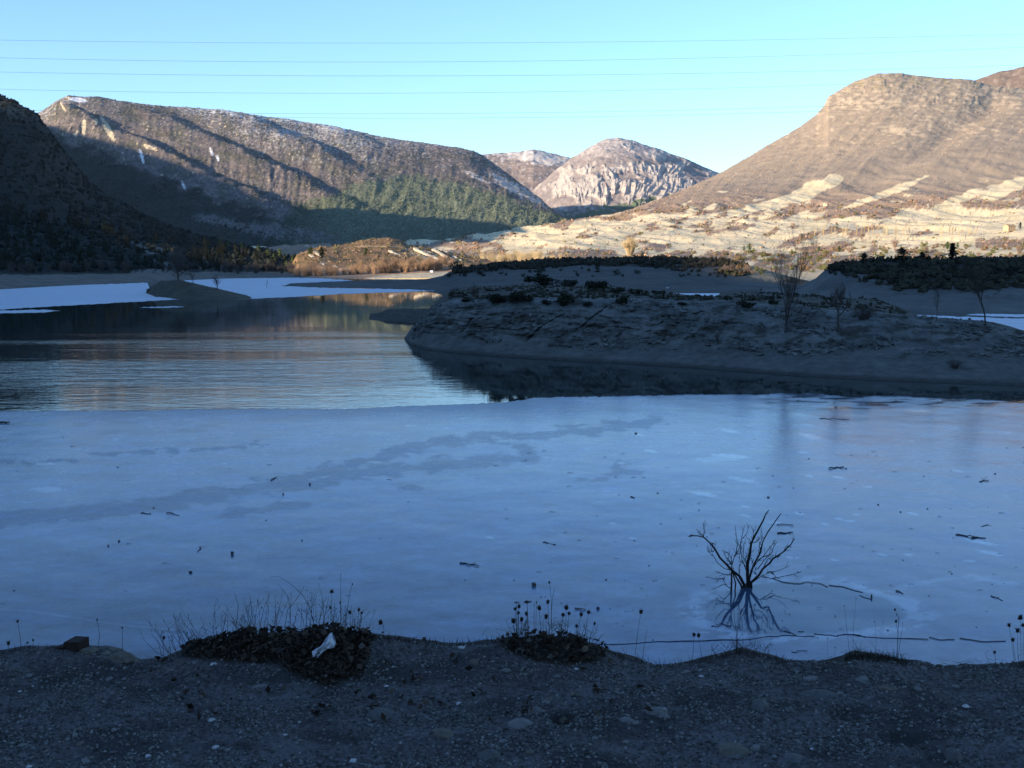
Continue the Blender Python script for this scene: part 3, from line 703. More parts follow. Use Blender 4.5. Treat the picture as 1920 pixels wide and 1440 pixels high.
# ------------------------------------------------------------------ thin winter haze in the valley
def build_haze():
    x, y0, y1, z0, z1 = 9000, -6000, 8600, -5.2, 900
    V = [(-x, y0, z0), (x, y0, z0), (x, y1, z0), (-x, y1, z0), (-x, y0, z1), (x, y0, z1), (x, y1, z1), (-x, y1, z1)]
    m = bpy.data.materials.new('haze'); m.use_nodes = True
    n = m.node_tree.nodes; n.remove(n['Principled BSDF'])
    v = n.new('ShaderNodeVolumePrincipled')
    v.inputs['Color'].default_value = (0.55, 0.72, 1.0, 1); v.inputs['Density'].default_value = HAZE
    v.inputs['Anisotropy'].default_value = 0.0
    m.node_tree.links.new(v.outputs[0], n['Material Output'].inputs['Volume'])
    o = obj('haze', mesh_np('haze', V, np.array([[3, 2, 1, 0], [4, 5, 6, 7], [0, 1, 5, 4], [1, 2, 6, 5], [2, 3, 7, 6], [3, 0, 4, 7]]), m, smooth=False))
    tag(o, 'thin blue winter haze filling the valley', None, None, 'stuff')
HAZE = 1.4e-5
build_haze()
# ------------------------------------------------------------------ water
kw = Node('lake_water', 0.03, 0.5)
kw.base((0.012, 0.022, 0.022)); kw.b.inputs['IOR'].default_value = 1.333
w1 = kw.noise((1.0, 2.4, 1.0), 3, 0.6, 0.4)
w2 = kw.noise((0.22, 0.6, 1), 2, 0.5, 0.3)
cb = kw.ramp(kw.noise((0.008, 0.09, 1), 3, 0.55, 0.5), [(0.42, 0.3), (0.56, 1.0)])
sy = kw.new('ShaderNodeSeparateXYZ'); kw.link(kw.pos, sy.inputs[0])
lee = kw.new('ShaderNodeMapRange'); lee.inputs['From Min'].default_value = 118; lee.inputs['From Max'].default_value = 150
lee.inputs['To Min'].default_value = 1.0; lee.inputs['To Max'].default_value = 0.05
kw.link(kw.mathn('ADD', sy.outputs[1], kw.mathn('MULTIPLY', kw.noise((0.02, 0.05, 1), 3), 40)), lee.inputs['Value'])
lee2 = kw.new('ShaderNodeMapRange'); lee2.inputs['From Min'].default_value = -9.0; lee2.inputs['From Max'].default_value = -2.5
lee2.inputs['To Min'].default_value = 1.0; lee2.inputs['To Max'].default_value = 0.07
kw.link(kw.mathn('ADD', kw.mathn('ADD', sy.outputs[0], kw.mathn('MULTIPLY', kw.mathn('SUBTRACT', sy.outputs[1], 78.0), 0.16)), kw.mathn('MULTIPLY', kw.mathn('SUBTRACT', kw.noise((0.15, 0.3, 1), 3), 0.5), 5)), lee2.inputs['Value'])
calm = kw.mathn('MULTIPLY', kw.mathn('MULTIPLY', cb, lee.outputs[0]), lee2.outputs[0])
b1 = kw.new('ShaderNodeBump'); b1.inputs['Distance'].default_value = 0.04
kw.link(kw.mathn('MULTIPLY', calm, 0.9), b1.inputs['Strength']); kw.link(w1, b1.inputs['Height'])
b2 = kw.new('ShaderNodeBump'); b2.inputs['Distance'].default_value = 0.08
kw.link(kw.mathn('MULTIPLY', calm, 0.8), b2.inputs['Strength']); kw.link(w2, b2.inputs['Height']); kw.link(b1.outputs[0], b2.inputs['Normal'])
kw.normal(b2.outputs[0])
M_WATER = kw.m
wm = mesh_np('lake_water', [(-620, -40, 0), (620, -40, 0), (620, 520, 0), (-620, 520, 0)], np.array([[0, 1, 2, 3]]), M_WATER)
tag(obj('lake_water', wm), 'open dark lake water with ripples between the ice and the far shore', kind='structure')

# ------------------------------------------------------------------ near ice sheet
ICE_EDGE = np.array([(-500, 768), (0, 770), (120, 769), (300, 768), (400, 765), (520, 765), (640, 766), (700, 763), (750, 760), (850, 757), (940, 753.5), (975, 749), (1000, 744.5), (1050, 743), (1120, 742), (1200, 740), (1300, 737.5),
                     (1440, 738), (1446, 736), (1530, 737), (1575, 740), (1600, 744), (1615, 744), (1622, 741), (1680, 740.5), (1740, 744), (1790, 746.5), (1800, 745.5), (1850, 748), (1920, 753), (2400, 765)], float)
def build_ice():
    px = np.concatenate([np.linspace(-500, -20, 40, endpoint=False), np.linspace(-20, 1940, 860), np.linspace(1952, 2400, 40)])
    edge = np.interp(px, ICE_EDGE[:, 0], ICE_EDGE[:, 1]) + 1.7 * fbm(px / 16, px * 0, 4, 201) + 0.9 * fbm(px / 4, px * 0 + 3, 2, 202)
    t = np.linspace(0, 1, 400)[:, None]
    PY = 1340 + (edge[None, :] - 1340) * t
    PY = np.concatenate([np.tile(np.linspace(1700, 1340, 16)[:-1, None], (1, len(px))), PY]); t = np.zeros((len(PY), 1))
    PX = np.tile(px, (len(t), 1))
    Y = d_water(PY, 0.05); X = place(PX, Y, 0.05)
    Z = 0.05 + 0.012 * fbm(X / 3, Y / 3, 3, 203)
    Z[-1] = -0.06; Y[-1] = Y[-2] + 0.02
    # ice colour: refrozen wet veins, snow patches, the clear pool round the shrub
    wob = 15 * fbm(PX / 42, PY / 11, 5, 205)
    vein = np.zeros(PX.shape)
    for pts, wd in (([(-60, 985), (60, 968), (150, 962), (260, 950), (330, 938), (420, 925)], 42), ([(420, 925), (500, 915), (600, 905), (660, 892), (760, 880), (850, 868), (930, 862), (985, 856)], 30),
                    ([(420, 925), (540, 903), (640, 880), (740, 848), (840, 828), (900, 818), (1000, 817), (1090, 808), (1170, 797), (1230, 790)], 26), ([(410, 965), (480, 958), (560, 945)], 20),
                    ([(1100, 902), (1150, 893), (1180, 882), (1170, 872)], 14), ([(0, 868), (120, 864)], 6), ([(180, 850), (330, 847), (440, 838), (480, 833)], 6), ([(950, 833), (980, 838)], 16), ([(740, 912), (770, 914)], 14)):
        vein = np.maximum(vein, sst(wd * 1.3, wd * 0.65, seg_dist(PX, PY, pts) + 2.5 * wob))
    patchy = sst(0.0, 0.25, fbm(PX / 120, PY / 22, 5, 206) - 0.1) * sst(960, 880, PY) * sst(1250, 900, PX + PY * 0.3)
    far = sst(800, 752, PY)
    snow = 0.7 * sst(0.38, 0.75, fbm(PX / 34, PY / 5, 4, 207)) * sst(1150, 800, PY)
    snow = np.maximum(snow, 0.8 * sst(0.2, 0.5, blob(PX, PY, 1350, 860, 45, 5, -3) + blob(PX, PY, 90, 918, 30, 5, 0) + blob(PX, PY, 85, 869, 20, 2.5, -3) + blob(PX, PY, 1520, 818, 20, 5, 10) + 0.4 * fbm(PX / 14, PY / 5, 3, 208) - 0.1))
    for k, (a, b, rx) in enumerate(((1355, 855, 40), (1360, 808, 22), (1513, 818, 20), (1500, 848, 11), (1567, 895, 14), (1513, 892, 9), (1623, 913, 10), (1393, 950, 11), (1393, 967, 12), (1602, 965, 9), (1707, 963, 13), (1570, 973, 10), (1590, 977, 11), (1543, 982, 9),
                                    (1650, 1040, 13), (1813, 1052, 13), (1827, 1017, 32), (1847, 1037, 30), (1445, 980, 16), (1493, 963, 12), (1790, 883, 14), (1480, 1045, 14), (1380, 900, 34), (1307, 927, 34), (1160, 868, 9), (1192, 815, 12), (1215, 846, 14), (1145, 981, 9), (915, 1008, 9), (1182, 1009, 9), (1700, 1040, 9), (1560, 1050, 10))):
        snow = np.maximum(snow, 1.6 * sst(0.35, 1.0, blob(PX, PY, a + rx * .4, b, rx, 1.6 + 0.07 * rx, 4 + 7 * (k % 3 > 0)) + 0.3 * fbm(PX / 9, PY / 3, 3, 230)))
    pool = np.zeros(PX.shape)
    poly = [(1330, 1130), (1375, 1108), (1420, 1096), (1480, 1090), (1560, 1096), (1640, 1118), (1690, 1140), (1700, 1160), (1640, 1176), (1560, 1186), (1450, 1190), (1370, 1180), (1335, 1160)]
    cx, cy = 1510, 1142
    ang = np.arctan2((PY - cy) * 3.6, PX - cx); rr = np.hypot((PY - cy) * 3.6, PX - cx)
    pa = np.array(sorted([(math.atan2((b - cy) * 3.6, a - cx), math.hypot((b - cy) * 3.6, a - cx)) for a, b in poly]))
    pr = np.interp(ang, np.concatenate([pa[-1:, 0] - 2 * np.pi, pa[:, 0], pa[:1, 0] + 2 * np.pi]), np.concatenate([pa[-1:, 1], pa[:, 1], pa[:1, 1]]))
    pool = sst(1.06, 0.94, rr / pr + 0.05 * fbm(PX / 12, PY / 5, 3, 209))
    rim = sst(0.25, 0.05, np.abs(rr / pr + 0.05 * fbm(PX / 30, PY / 9, 3, 210) - 1.12)) * sst(0.1, 0.4, fbm(PX / 40, PY / 14, 3, 211) + 0.3)
    rim = np.maximum(rim, 0.7 * sst(16, 4, seg_dist(PX, PY, [(1690, 1100), (1760, 1088), (1820, 1082), (1900, 1095)]) + wob))
    rim = np.maximum(rim, 0.35 * sst(7, 2, seg_dist(PX, PY, [(-40, 1140), (60, 1146), (140, 1158), (230, 1172), (320, 1180)]) + 0.3 * wob))
    c = np.tile((0.092, 0.152, 0.27), PX.shape + (1,)) * (1 + 0.10 * fbm(PX / 40, PY / 8, 4, 212))[..., None]
    c = c * (1 + 0.22 * fbm(PX / 150, PY / 32, 4, 217) + 0.16 * fbm(PX / 50, PY / 12, 4, 218) + 0.12 * fbm(PX / 12, PY / 3.5, 3, 219) - 0.45 * sst(900, 1180, PY) * (0.45 + 0.55 * sst(1700, 300, PX)))[..., None]  # near left darkened in the colour for vignetting and weaker reflection there
    c = mix(c, np.array((0.125, 0.14, 0.20)), 0.6 * sst(1150, 1750, PX + 0.25 * (PY - 800) + 90 * fbm(PX / 200, PY / 60, 3, 216)))  # greyer ice on the right, tinted to paint in the mountain's reflection
    c = mix(c, np.array((0.05, 0.088, 0.155)), 0.65 * patchy)
    c = mix(c, np.array((0.042, 0.074, 0.13)), 0.5 * vein * (0.55 + 0.45 * sst(-0.3, 0.3, fbm(PX / 60, PY / 12, 3, 215))))
    c = mix(c, np.array((0.06, 0.10, 0.17)), 0.6 * far * sst(1200, 900, PX))
    c = mix(c, np.array((0.30, 0.36, 0.46)), np.clip(snow * 0.6 + rim * 0.55, 0, 1))
    c = mix(c, np.array((0.032, 0.062, 0.115)), pool * 0.95)
    rough = 0.19 - 0.03 * np.clip(snow + rim, 0, 1) + 0.07 * vein + 0.15 * far * sst(1250, 950, PX)
    # streaks of melt water near the far edge on the right
    strk = sst(0.1, 0.4, fbm(PX / 70, PY / 4, 4, 214) + 0.1) * sst(790, 752, PY) * sst(1350, 1550, PX)
    rough = rough * (1 - 0.75 * strk); c = mix(c, np.array((0.05, 0.06, 0.07)), strk * 0.75)
    rough = rough * (1 - pool) + 0.05 * pool
    A = np.stack([rough, pool, vein, snow], -1)
    me = mesh_np('lake_ice', np.stack([X, Y, Z], -1).reshape(-1, 3), grid_faces(len(px), len(t)), M_ICE, {'Col': c.reshape(-1, 3), 'Ice': A.reshape(-1, 4)})
    tag(obj('lake_ice', me), 'wide sheet of blue grey lake ice in front of the open water', kind='structure')
ki = Node('lake_ice', 0.3, 0.5); ki.b.inputs['IOR'].default_value = 1.33
ai = ki.attr('Ice'); sp = ki.new('ShaderNodeSeparateColor'); ki.link(ai.outputs['Color'], sp.inputs[0])
n1 = ki.noise((2.2, 2.2, 1), 6, 0.65); n2 = ki.noise((14, 14, 1), 4, 0.7); n3 = ki.noise((0.5, 0.9, 1), 5, 0.6, 0.8)
c = ki.mixc(1.0, ki.attr('Col').outputs['Color'], ki.ramp(n1, [(0.3, 0.8), (0.7, 1.2)]), 'MULTIPLY')
c = ki.mixc(1.0, c, ki.ramp(n3, [(0.3, 0.8), (0.7, 1.18)]), 'MULTIPLY')
speck = ki.ramp(n2, [(0.66, 0.0), (0.76, 1.0)])
c = ki.mixc(ki.mathn('MULTIPLY', speck, 0.25), c, (0.5, 0.55, 0.6))
ki.base(c)
ki.link(ki.mathn('ADD', sp.outputs[0], ki.mathn('MULTIPLY', ki.mathn('SUBTRACT', n3, 0.5), ki.mathn('MULTIPLY', sp.outputs[0], 0.5))), ki.b.inputs['Roughness'])
bi = ki.new('ShaderNodeBump'); bi.inputs['Distance'].default_value = 0.02
ki.link(ki.mathn('MULTIPLY', ki.mathn('SUBTRACT', 1.0, sp.outputs[1]), 0.2), bi.inputs['Strength']); ki.link(n1, bi.inputs['Height'])
ki.normal(bi.outputs[0])
M_ICE = ki.m
build_ice()

# ------------------------------------------------------------------ frosted ice sheets across the lake
kf = Node('frosted_ice', 0.5, 0.5)
nf = kf.noise((0.06, 0.25, 1), 4, 0.6)
kf.base(kf.mixc(1.0, (0.36, 0.43, 0.54), kf.ramp(nf, [(0.3, 0.85), (0.7, 1.05)]), 'MULTIPLY'))
M_FROST = kf.m
def ice_sheet(pts, label, step=4):
    P = []
    n = len(pts)
    for k in range(n):
        a = np.array(pts[k], float); b = np.array(pts[(k + 1) % n], float)
        m = max(2, int(abs(b[0] - a[0]) / step))
        for i in range(m):
            f = i / m
            P.append(a * (1 - f) + b * f)
    P = np.array(P); P[:, 1] += 0.8 * fbm(P[:, 0] / 13, P[:, 1] / 5, 3, int(pts[0][0]) % 97) + 0.5 * fbm(P[:, 0] / 4, P[:, 1], 2, 5)
    import bmesh
    bm = bmesh.new()
    vs = [bm.verts.new(on_water(a, b, 0.03)) for a, b in P]
    f = bm.faces.new(vs)
    r = bmesh.ops.extrude_face_region(bm, geom=[f])
    for v in r['geom']:
        if isinstance(v, bmesh.types.BMVert): v.co.z = -0.05
    bmesh.ops.triangulate(bm, faces=bm.faces[:])
    bmesh.ops.recalc_face_normals(bm, faces=bm.faces[:])
    me = bpy.data.meshes.new('ice_sheet'); bm.to_mesh(me); bm.free(); me.materials.append(M_FROST)
    tag(obj('ice_sheet', me), label, kind='structure')
ice_sheet([(-260, 548), (0, 542), (130, 535), (276, 530), (283, 545), (290, 556), (335, 561), (280, 564), (200, 568.5), (100, 574), (0, 580), (-260, 596)], 'white frosted ice sheet along the left shore')
ice_sheet([(-120, 583), (0, 582), (80, 580.5), (112, 582), (80, 585.5), (0, 587.5), (-120, 592)], 'small white ice floe at the left edge of the dark water')
ice_sheet([(262, 576.2), (330, 574), (345, 575), (300, 577)], 'thin white ice sliver in the dark water below the islet')
ice_sheet([(300, 529), (360, 524), (420, 522), (560, 520.5), (640, 524), (700, 530), (560, 533), (525, 536), (600, 539.5), (760, 542.5), (815, 545), (760, 547), (640, 551), (560, 556), (470, 560), (440, 549), (400, 540), (340, 530)],
          'white frosted ice sheet between the islet and the sand spit')
ice_sheet([(1240, 556), (1252, 549), (1290, 547), (1345, 546), (1355, 550), (1340, 555), (1290, 559)], 'white frozen pond behind the peninsula')
ice_sheet([(1690, 593), (1720, 590), (1780, 593), (1840, 595), (1900, 597), (2100, 600), (2100, 640), (1700, 612)], 'pale ice in the narrow arm behind the right end of the peninsula')
ice_sheet([(1812, 590), (1835, 588), (1900, 589), (2100, 592), (2100, 597), (1920, 594.5), (1850, 592.5)], 'white ice strip under the dark hill on the right')
# ------------------------------------------------------------------ plants: building blocks
M_EVER = mat_flat('dark_foliage', (0.019, 0.024, 0.014), 0.5, 3, 0.8)
M_OLIVE = mat_flat('olive_foliage', (0.13, 0.135, 0.045), 0.5, 2, 0.8)
M_PINE = mat_flat('pine_foliage', (0.07, 0.10, 0.035), 0.5, 2, 0.8)
M_RUST = mat_flat('rusty_foliage', (0.21, 0.14, 0.075), 0.45, 2, 0.85)
M_MAUVE = mat_flat('mauve_twigs', (0.24, 0.175, 0.14), 0.4, 2, 0.85)
M_TWIG = mat_flat('winter_twigs', (0.30, 0.20, 0.125), 0.35, 2, 0.85)
M_PALETWIG = mat_flat('pale_twigs', (0.46, 0.36, 0.21), 0.25, 2, 0.85)
M_BARK = mat_flat('dark_bark', (0.05, 0.042, 0.036), 0.35, 12, 0.9)
M_GREYTWIG = mat_flat('grey_twigs', (0.075, 0.065, 0.06), 0.3, 6, 0.9)

def quads(n, centre_fn, size, rs, up=0.0, aspect=0.6):
    """n small leaf faces scattered by centre_fn, turned at random"""
    C = centre_fn(n)
    d = rs.normal(size=(n, 3)); d[:, 2] += up
    d /= np.linalg.norm(d, axis=1)[:, None]
    e = np.cross(d, rs.normal(size=(n, 3))); e /= np.linalg.norm(e, axis=1)[:, None]
    s = size * (0.6 + 0.8 * rs.rand(n))[:, None]
    V = np.stack([C - d * s, C + e * s * aspect, C + d * s, C - e * s * aspect], 1).reshape(-1, 3)
    return V, np.arange(n * 4).reshape(n, 4)

def lumps(rs, k, w, h, squash=1.0):
    """a handful of uneven lumps that make one crown of width w and height h"""
    L = []
    for i in range(k):
        a = rs.rand() * 6.283; r = w * 0.42 * math.sqrt(rs.rand())
        z = h * (0.12 + 0.55 * rs.rand() * (1 - r / w))
        L.append((r * math.cos(a), r * math.sin(a), z, w * (0.09 + 0.19 * rs.rand()), h * (0.10 + 0.2 * rs.rand())))
    return L

def in_lumps(rs, L):
    def f(n):
        i = rs.randint(0, len(L), n); A = np.array(L)[i]
        u = rs.normal(size=(n, 3)); u /= np.linalg.norm(u, axis=1)[:, None]
        u *= (0.55 + 0.5 * rs.rand(n))[:, None]
        return np.stack([A[:, 0] + u[:, 0] * A[:, 3], A[:, 1] + u[:, 1] * A[:, 3], np.maximum(A[:, 2] + u[:, 2] * A[:, 4], 0.02)], 1)
    return f

def tube(segs, sides=4):
    """segs: (p0, p1, r0, r1) tapered sticks"""
    V = []; Fq = []; b = 0
    for p0, p1, r0, r1 in segs:
        p0 = np.array(p0, float); p1 = np.array(p1, float)
        d = p1 - p0; L = np.linalg.norm(d)
        if L < 1e-6: continue
        d /= L
        a = np.cross(d, (0, 0, 1) if abs(d[2]) < 0.9 else (1, 0, 0)); a /= np.linalg.norm(a); c = np.cross(d, a)
        for k in range(sides):
            t = 6.28318 * k / sides
            o = a * math.cos(t) + c * math.sin(t)
            V.append(p0 + o * r0); V.append(p1 + o * r1)
        for k in range(sides):
            n = (k + 1) % sides
            Fq.append((b + 2 * k, b + 2 * n, b + 2 * n + 1, b + 2 * k + 1))
        b += 2 * sides
    return np.array(V), np.array(Fq)

def chain(pts, r0, r1, sides=5):
    """one smooth limb along pts, closed at the tip"""
    P = np.array(pts, float); n = len(P)
    V = []; Fq = []
    T = np.gradient(P, axis=0); T /= np.maximum(np.linalg.norm(T, axis=1), 1e-9)[:, None]
    ref = np.array((0.31, 0.17, 0.93)) if abs(T[0][2]) < 0.8 else np.array((0.9, 0.3, 0.1))
    for i in range(n):
        a = np.cross(T[i], ref); a /= max(np.linalg.norm(a), 1e-9); c = np.cross(T[i], a)
        r = r0 + (r1 - r0) * i / (n - 1)
        for k in range(sides):
            t = 6.28318 * k / sides
            V.append(P[i] + (a * math.cos(t) + c * math.sin(t)) * r)
    for i in range(n - 1):
        for k in range(sides):
            m = (k + 1) % sides
            Fq.append((i * sides + k, i * sides + m, (i + 1) * sides + m, (i + 1) * sides + k))
    return np.array(V), np.array(Fq)

def join(parts):
    V = []; Fs = []; b = 0; fm = []
    for p in parts:
        v, f = p[0], p[1]
        if len(v) == 0: continue
        V.append(v); Fs.append(f + b); b += len(v); fm += [p[2] if len(p) > 2 else 0] * len(f)
    return np.concatenate(V), Fs, fm

def branching(rs, h, n1=7, spread=0.5, r=0.06, levels=3, upright=0.6, start=0.25, twig=5):
    """sticks of a leafless tree: trunk, limbs, branches, twigs"""
    S = []; TW = []
    def grow(p, d, L, r, lev):
        k = 4
        q = np.array(p, float); dd = np.array(d, float)
        pts = [q.copy()]
        for i in range(k):
            dd = dd + rs.normal(size=3) * 0.13; dd[2] += 0.06 * upright; dd /= np.linalg.norm(dd)
            q2 = q + dd * L / k
            (S if lev < 2 else TW).append((q, q2, r * (1 - 0.8 * i / k), r * (1 - 0.8 * (i + 1) / k)))
            q = q2; pts.append(q.copy())
        if lev >= levels: return
        m = n1 if lev == 0 else (5 if lev == 1 else twig)
        for j in range(m):
            t = start + (1 - start) * (j + rs.rand()) / m if lev == 0 else 0.2 + 0.8 * (j + rs.rand()) / m
            i = min(int(t * k), k - 1); f = t * k - i
            b = pts[i] * (1 - f) + pts[i + 1] * f
            a = rs.rand() * 6.283
            sd = np.array((math.cos(a), math.sin(a), 0)) * spread
            d2 = dd * (0.55 if lev else 0.4) + sd + np.array((0, 0, upright)); d2 /= np.linalg.norm(d2)
            grow(b, d2, L * (0.62 - 0.25 * t * (lev == 0)) * (0.7 + 0.5 * rs.rand()), r * (0.5 if lev else 0.45), lev + 1)
    grow((0, 0, -0.15), (0, 0, 1), h * 0.8, r, 0)
    return S, TW

# crowns in a few variants, shared between copies
def bush_mesh(name, seed, n, leaf, w=1.0, h=1.0, mat=None, k=7):
    rs = np.random.RandomState(seed)
    L = lumps(rs, k, w, h)
    v, f = quads(n, in_lumps(rs, L), leaf, rs, 0.2)
    st = [((0, 0, -0.1), (a[0] * .8, a[1] * .8, a[2] * .9), 0.02, 0.008) for a in L]
    tv, tf = tube(st, 3)
    V, Fs, fm = join([(v, f, 0), (tv, tf, 1)])
    return mesh_np(name, V, Fs, (mat or M_EVER, M_BARK), smooth=False, fmat=fm)
def twig_mesh(name, seed, n, mat, w=1.0, h=1.0, thick=0.012):
    """a leafless bush: fans of thin sticks from the foot"""
    rs = np.random.RandomState(seed); S = []
    for i in range(n):
        a = rs.rand() * 6.283; t = rs.rand() ** 0.7
        lean = 0.5 * w * t
        b = np.array((math.cos(a) * 0.12 * w * rs.rand(), math.sin(a) * 0.12 * w * rs.rand(), -0.05))
        m = b + np.array((math.cos(a) * lean * 0.45, math.sin(a) * lean * 0.45, h * (0.45 + 0.1 * rs.rand())))
        e = np.array((math.cos(a) * lean, math.sin(a) * lean, h * (1 - 0.45 * t * t) * (0.75 + 0.25 * rs.rand())))
        S.append((b, m, thick, thick * .7)); S.append((m, e, thick * .7, thick * .2))
        for j in range(3):
            q = m + (e - m) * rs.rand(); d = rs.normal(size=3) * 0.12 * w; d[2] = abs(d[2]) + 0.06 * h
            S.append((q, q + d, thick * .5, thick * .15))
    v, f = tube(S, 3)
    return mesh_np(name, v, f, mat, smooth=False)
def conifer_meshes(seed, n=260, leaf=0.055, mat=None, w=0.42, spire=True):
    rs = np.random.RandomState(seed)
    def cen(m):
        z = rs.rand(m) ** 0.85
        lay = 0.75 + 0.25 * np.sin(z * 34 + rs.rand() * 6)
        a = rs.rand(m) * 6.283
        rad = w * 0.5 * ((1 - z) ** 0.8 if spire else np.sqrt(np.clip(1 - (2 * z - 0.85) ** 2, 0.02, 1))) * lay * np.sqrt(rs.rand(m)) * (0.8 + 0.35 * np.sin(3 * a + seed))
        return np.stack([rad * np.cos(a), rad * np.sin(a), 0.14 + 0.86 * z], 1)
    v, f = quads(n, cen, leaf, rs, -0.1)
    crown = mesh_np('crown', v, f, mat or M_EVER, smooth=False)
    tv, tf = chain([(0, 0, -0.06), (0.01, 0, 0.4), (0, 0.01, 0.9)], 0.022, 0.004, 5)
    return crown, mesh_np('trunk', tv, tf, M_BARK)

EVER = [bush_mesh('bush', 300 + i, 900, 0.05, k=11) for i in range(5)]
EVERS = [bush_mesh('bush', 320 + i, 170, 0.075) for i in range(5)]
OLIVES = [bush_mesh('shrub', 330 + i, 170, 0.075, mat=M_OLIVE) for i in range(3)]
RUSTS = [bush_mesh('shrub', 340 + i, 170, 0.075, mat=M_RUST) for i in range(3)]
MAUVES = [twig_mesh('shrub', 350 + i, 60, M_MAUVE, thick=0.014) for i in range(3)]
TWIGS = [twig_mesh('winter_shrub', 360 + i, 60, M_TWIG, thick=0.009) for i in range(4)]
PALETWIGS = [twig_mesh('winter_shrub', 370 + i, 60, M_PALETWIG, thick=0.008) for i in range(3)]
GREYS = [twig_mesh('bare_shrub', 380 + i, 70, M_GREYTWIG, thick=0.008) for i in range(3)]
CON_D = [conifer_meshes(400 + i) for i in range(3)]
CON_L = [conifer_meshes(410 + i, mat=M_PINE, w=0.62, spire=False) for i in range(3)]
CON_DR = [conifer_meshes(420 + i, w=0.62, spire=False) for i in range(3)]

def put(name, meshes, p, w, h, label, cat, group=None, sink=0.04):
    i = RNG.randint(len(meshes))
    o = obj(name, meshes[i], None, (p[0], p[1], p[2] - sink * h), RNG.rand() * 6.283, (w, w, h))
    return tag(o, label, cat, group)
def put_tree(name, pair, p, w, h, label, cat, group=None):
    e = empty(name, (p[0], p[1], p[2] - 0.03 * h), RNG.rand() * 6.283)
    e.scale = (w, w, h); tag(e, label, cat, group)
    obj('crown', pair[0], e); obj('trunk', pair[1], e)
    return e

# ------------------------------------------------------------------ scattered growth nobody could count
def ico():
    t = (1 + 5 ** 0.5) / 2
    v = np.array([(-1, t, 0), (1, t, 0), (-1, -t, 0), (1, -t, 0), (0, -1, t), (0, 1, t), (0, -1, -t), (0, 1, -t), (t, 0, -1), (t, 0, 1), (-t, 0, -1), (-t, 0, 1)], float)
    f = np.array([(0, 11, 5), (0, 5, 1), (0, 1, 7), (0, 7, 10), (0, 10, 11), (1, 5, 9), (5, 11, 4), (11, 10, 2), (10, 7, 6), (7, 1, 8), (3, 9, 4), (3, 4, 2), (3, 2, 6), (3, 6, 8), (3, 8, 9), (4, 9, 5), (2, 4, 11), (6, 2, 10), (8, 6, 7), (9, 8, 1)])
    return v / np.linalg.norm(v[0]), f
ICO = ico()
def cone6():
    v = [(0, 0, 1.0)] + [(math.cos(a) * 0.9 * (1 + .25 * (k % 2)), math.sin(a) * 0.9 * (1 + .25 * (k % 2)), -0.2 + 0.15 * (k % 2)) for k, a in enumerate(np.arange(7) * 6.2832 / 7)] + [(0, 0, -0.7)]
    f = [(0, 1 + k, 1 + (k + 1) % 7) for k in range(7)] + [(8, 1 + (k + 1) % 7, 1 + k) for k in range(7)]
    return np.array(v), np.array(f)
CONE = cone6()
def scatter(name, P, R, H, cols, tmpl, mat, label, seed):
    rs = np.random.RandomState(seed)
    tv, tf = tmpl; n = len(P); m = len(tv)
    a = rs.rand(n) * 6.283
    base = tv[None] * (1 + 0.28 * rs.normal(size=(n, m, 1)))
    x = base[:, :, 0] * np.cos(a)[:, None] - base[:, :, 1] * np.sin(a)[:, None]
    y = base[:, :, 0] * np.sin(a)[:, None] + base[:, :, 1] * np.cos(a)[:, None]
    V = np.stack([P[:, 0:1] + x * R[:, None], P[:, 1:2] + y * R[:, None], P[:, 2:3] + (base[:, :, 2] + 0.4) * H[:, None]], -1).reshape(-1, 3)
    Fa = (tf[None] + (np.arange(n) * m)[:, None, None]).reshape(-1, 3)
    c = np.repeat(cols[:, None, :], m, 1).reshape(-1, 3)
    o = obj(name, mesh_np(name, V, Fa, mat, {'Col': c}, smooth=False))
    return tag(o, label, None, None, 'stuff')
def pick(patch, n, weight, seed):
    rs = np.random.RandomState(seed)
    w = np.clip(weight(patch), 0, None).ravel()
    idx = rs.choice(len(w), n, p=w / w.sum())
    j, i = np.unravel_index(idx, patch.X.shape)
    j2 = np.clip(j + 1, 0, patch.X.shape[0] - 1); i2 = np.clip(i + 1, 0, patch.X.shape[1] - 1)
    f = rs.rand(n); g = rs.rand(n)
    def lerp(A): return (A[j, i] * (1 - f) + A[j, i2] * f) * (1 - g) + (A[j2, i] * (1 - f) + A[j2, i2] * f) * g
    return np.stack([lerp(patch.X), lerp(patch.Y), lerp(patch.Z)], 1), patch.PX[j, i], patch.PY[j, i], rs
def vary(c, rs, n, a=0.3): return np.asarray(c)[None] * (1 + a * rs.normal(size=(n, 1))).clip(0.4, 1.8)
M_SCRUB = mat_land('scrub_leaf', 0.6, 0.3, 0.7, 1.3)
M_SLAB0 = mat_land('rubble', 3, 0.05, 0.7, 1.3)

wood_edge = lambda PX: np.interp(PX, [480, 560, 600, 640, 700, 760, 820, 870, 930, 990, 1040, 1080], [470, 385, 372, 358, 335, 328, 338, 345, 362, 385, 398, 408])
P, px, py, rs = pick(LEFT, 7000, lambda s: (s.T < 1.97) * (s.T > 0.3) * (s.PY < wood_edge(s.PX) + 4) * (0.4 + sst(-0.2, 0.3, fbm(s.PX / 40, s.PY / 20, 3, 500))), 1)
scatter('scrub', P, 0.8 + 2.2 * rs.rand(7000) ** 4, 0.7 + 1.5 * rs.rand(7000) ** 3, np.where((rs.rand(7000) < 0.4)[:, None], vary((0.085, 0.088, 0.07), rs, 7000), vary((0.135, 0.122, 0.12), rs, 7000)) * (1 - 0.72 * sst(-5, 25, py - np.interp(px, [-260, 80, 140, 220, 330, 430, 520, 600, 700], [235, 238, 268, 300, 345, 378, 408, 440, 600])))[:, None], ICO, M_SCRUB, 'low winter scrub dotted over the long hillside on the left', 2)  # scrub below the shadow edge painted darker to match the slope's shade
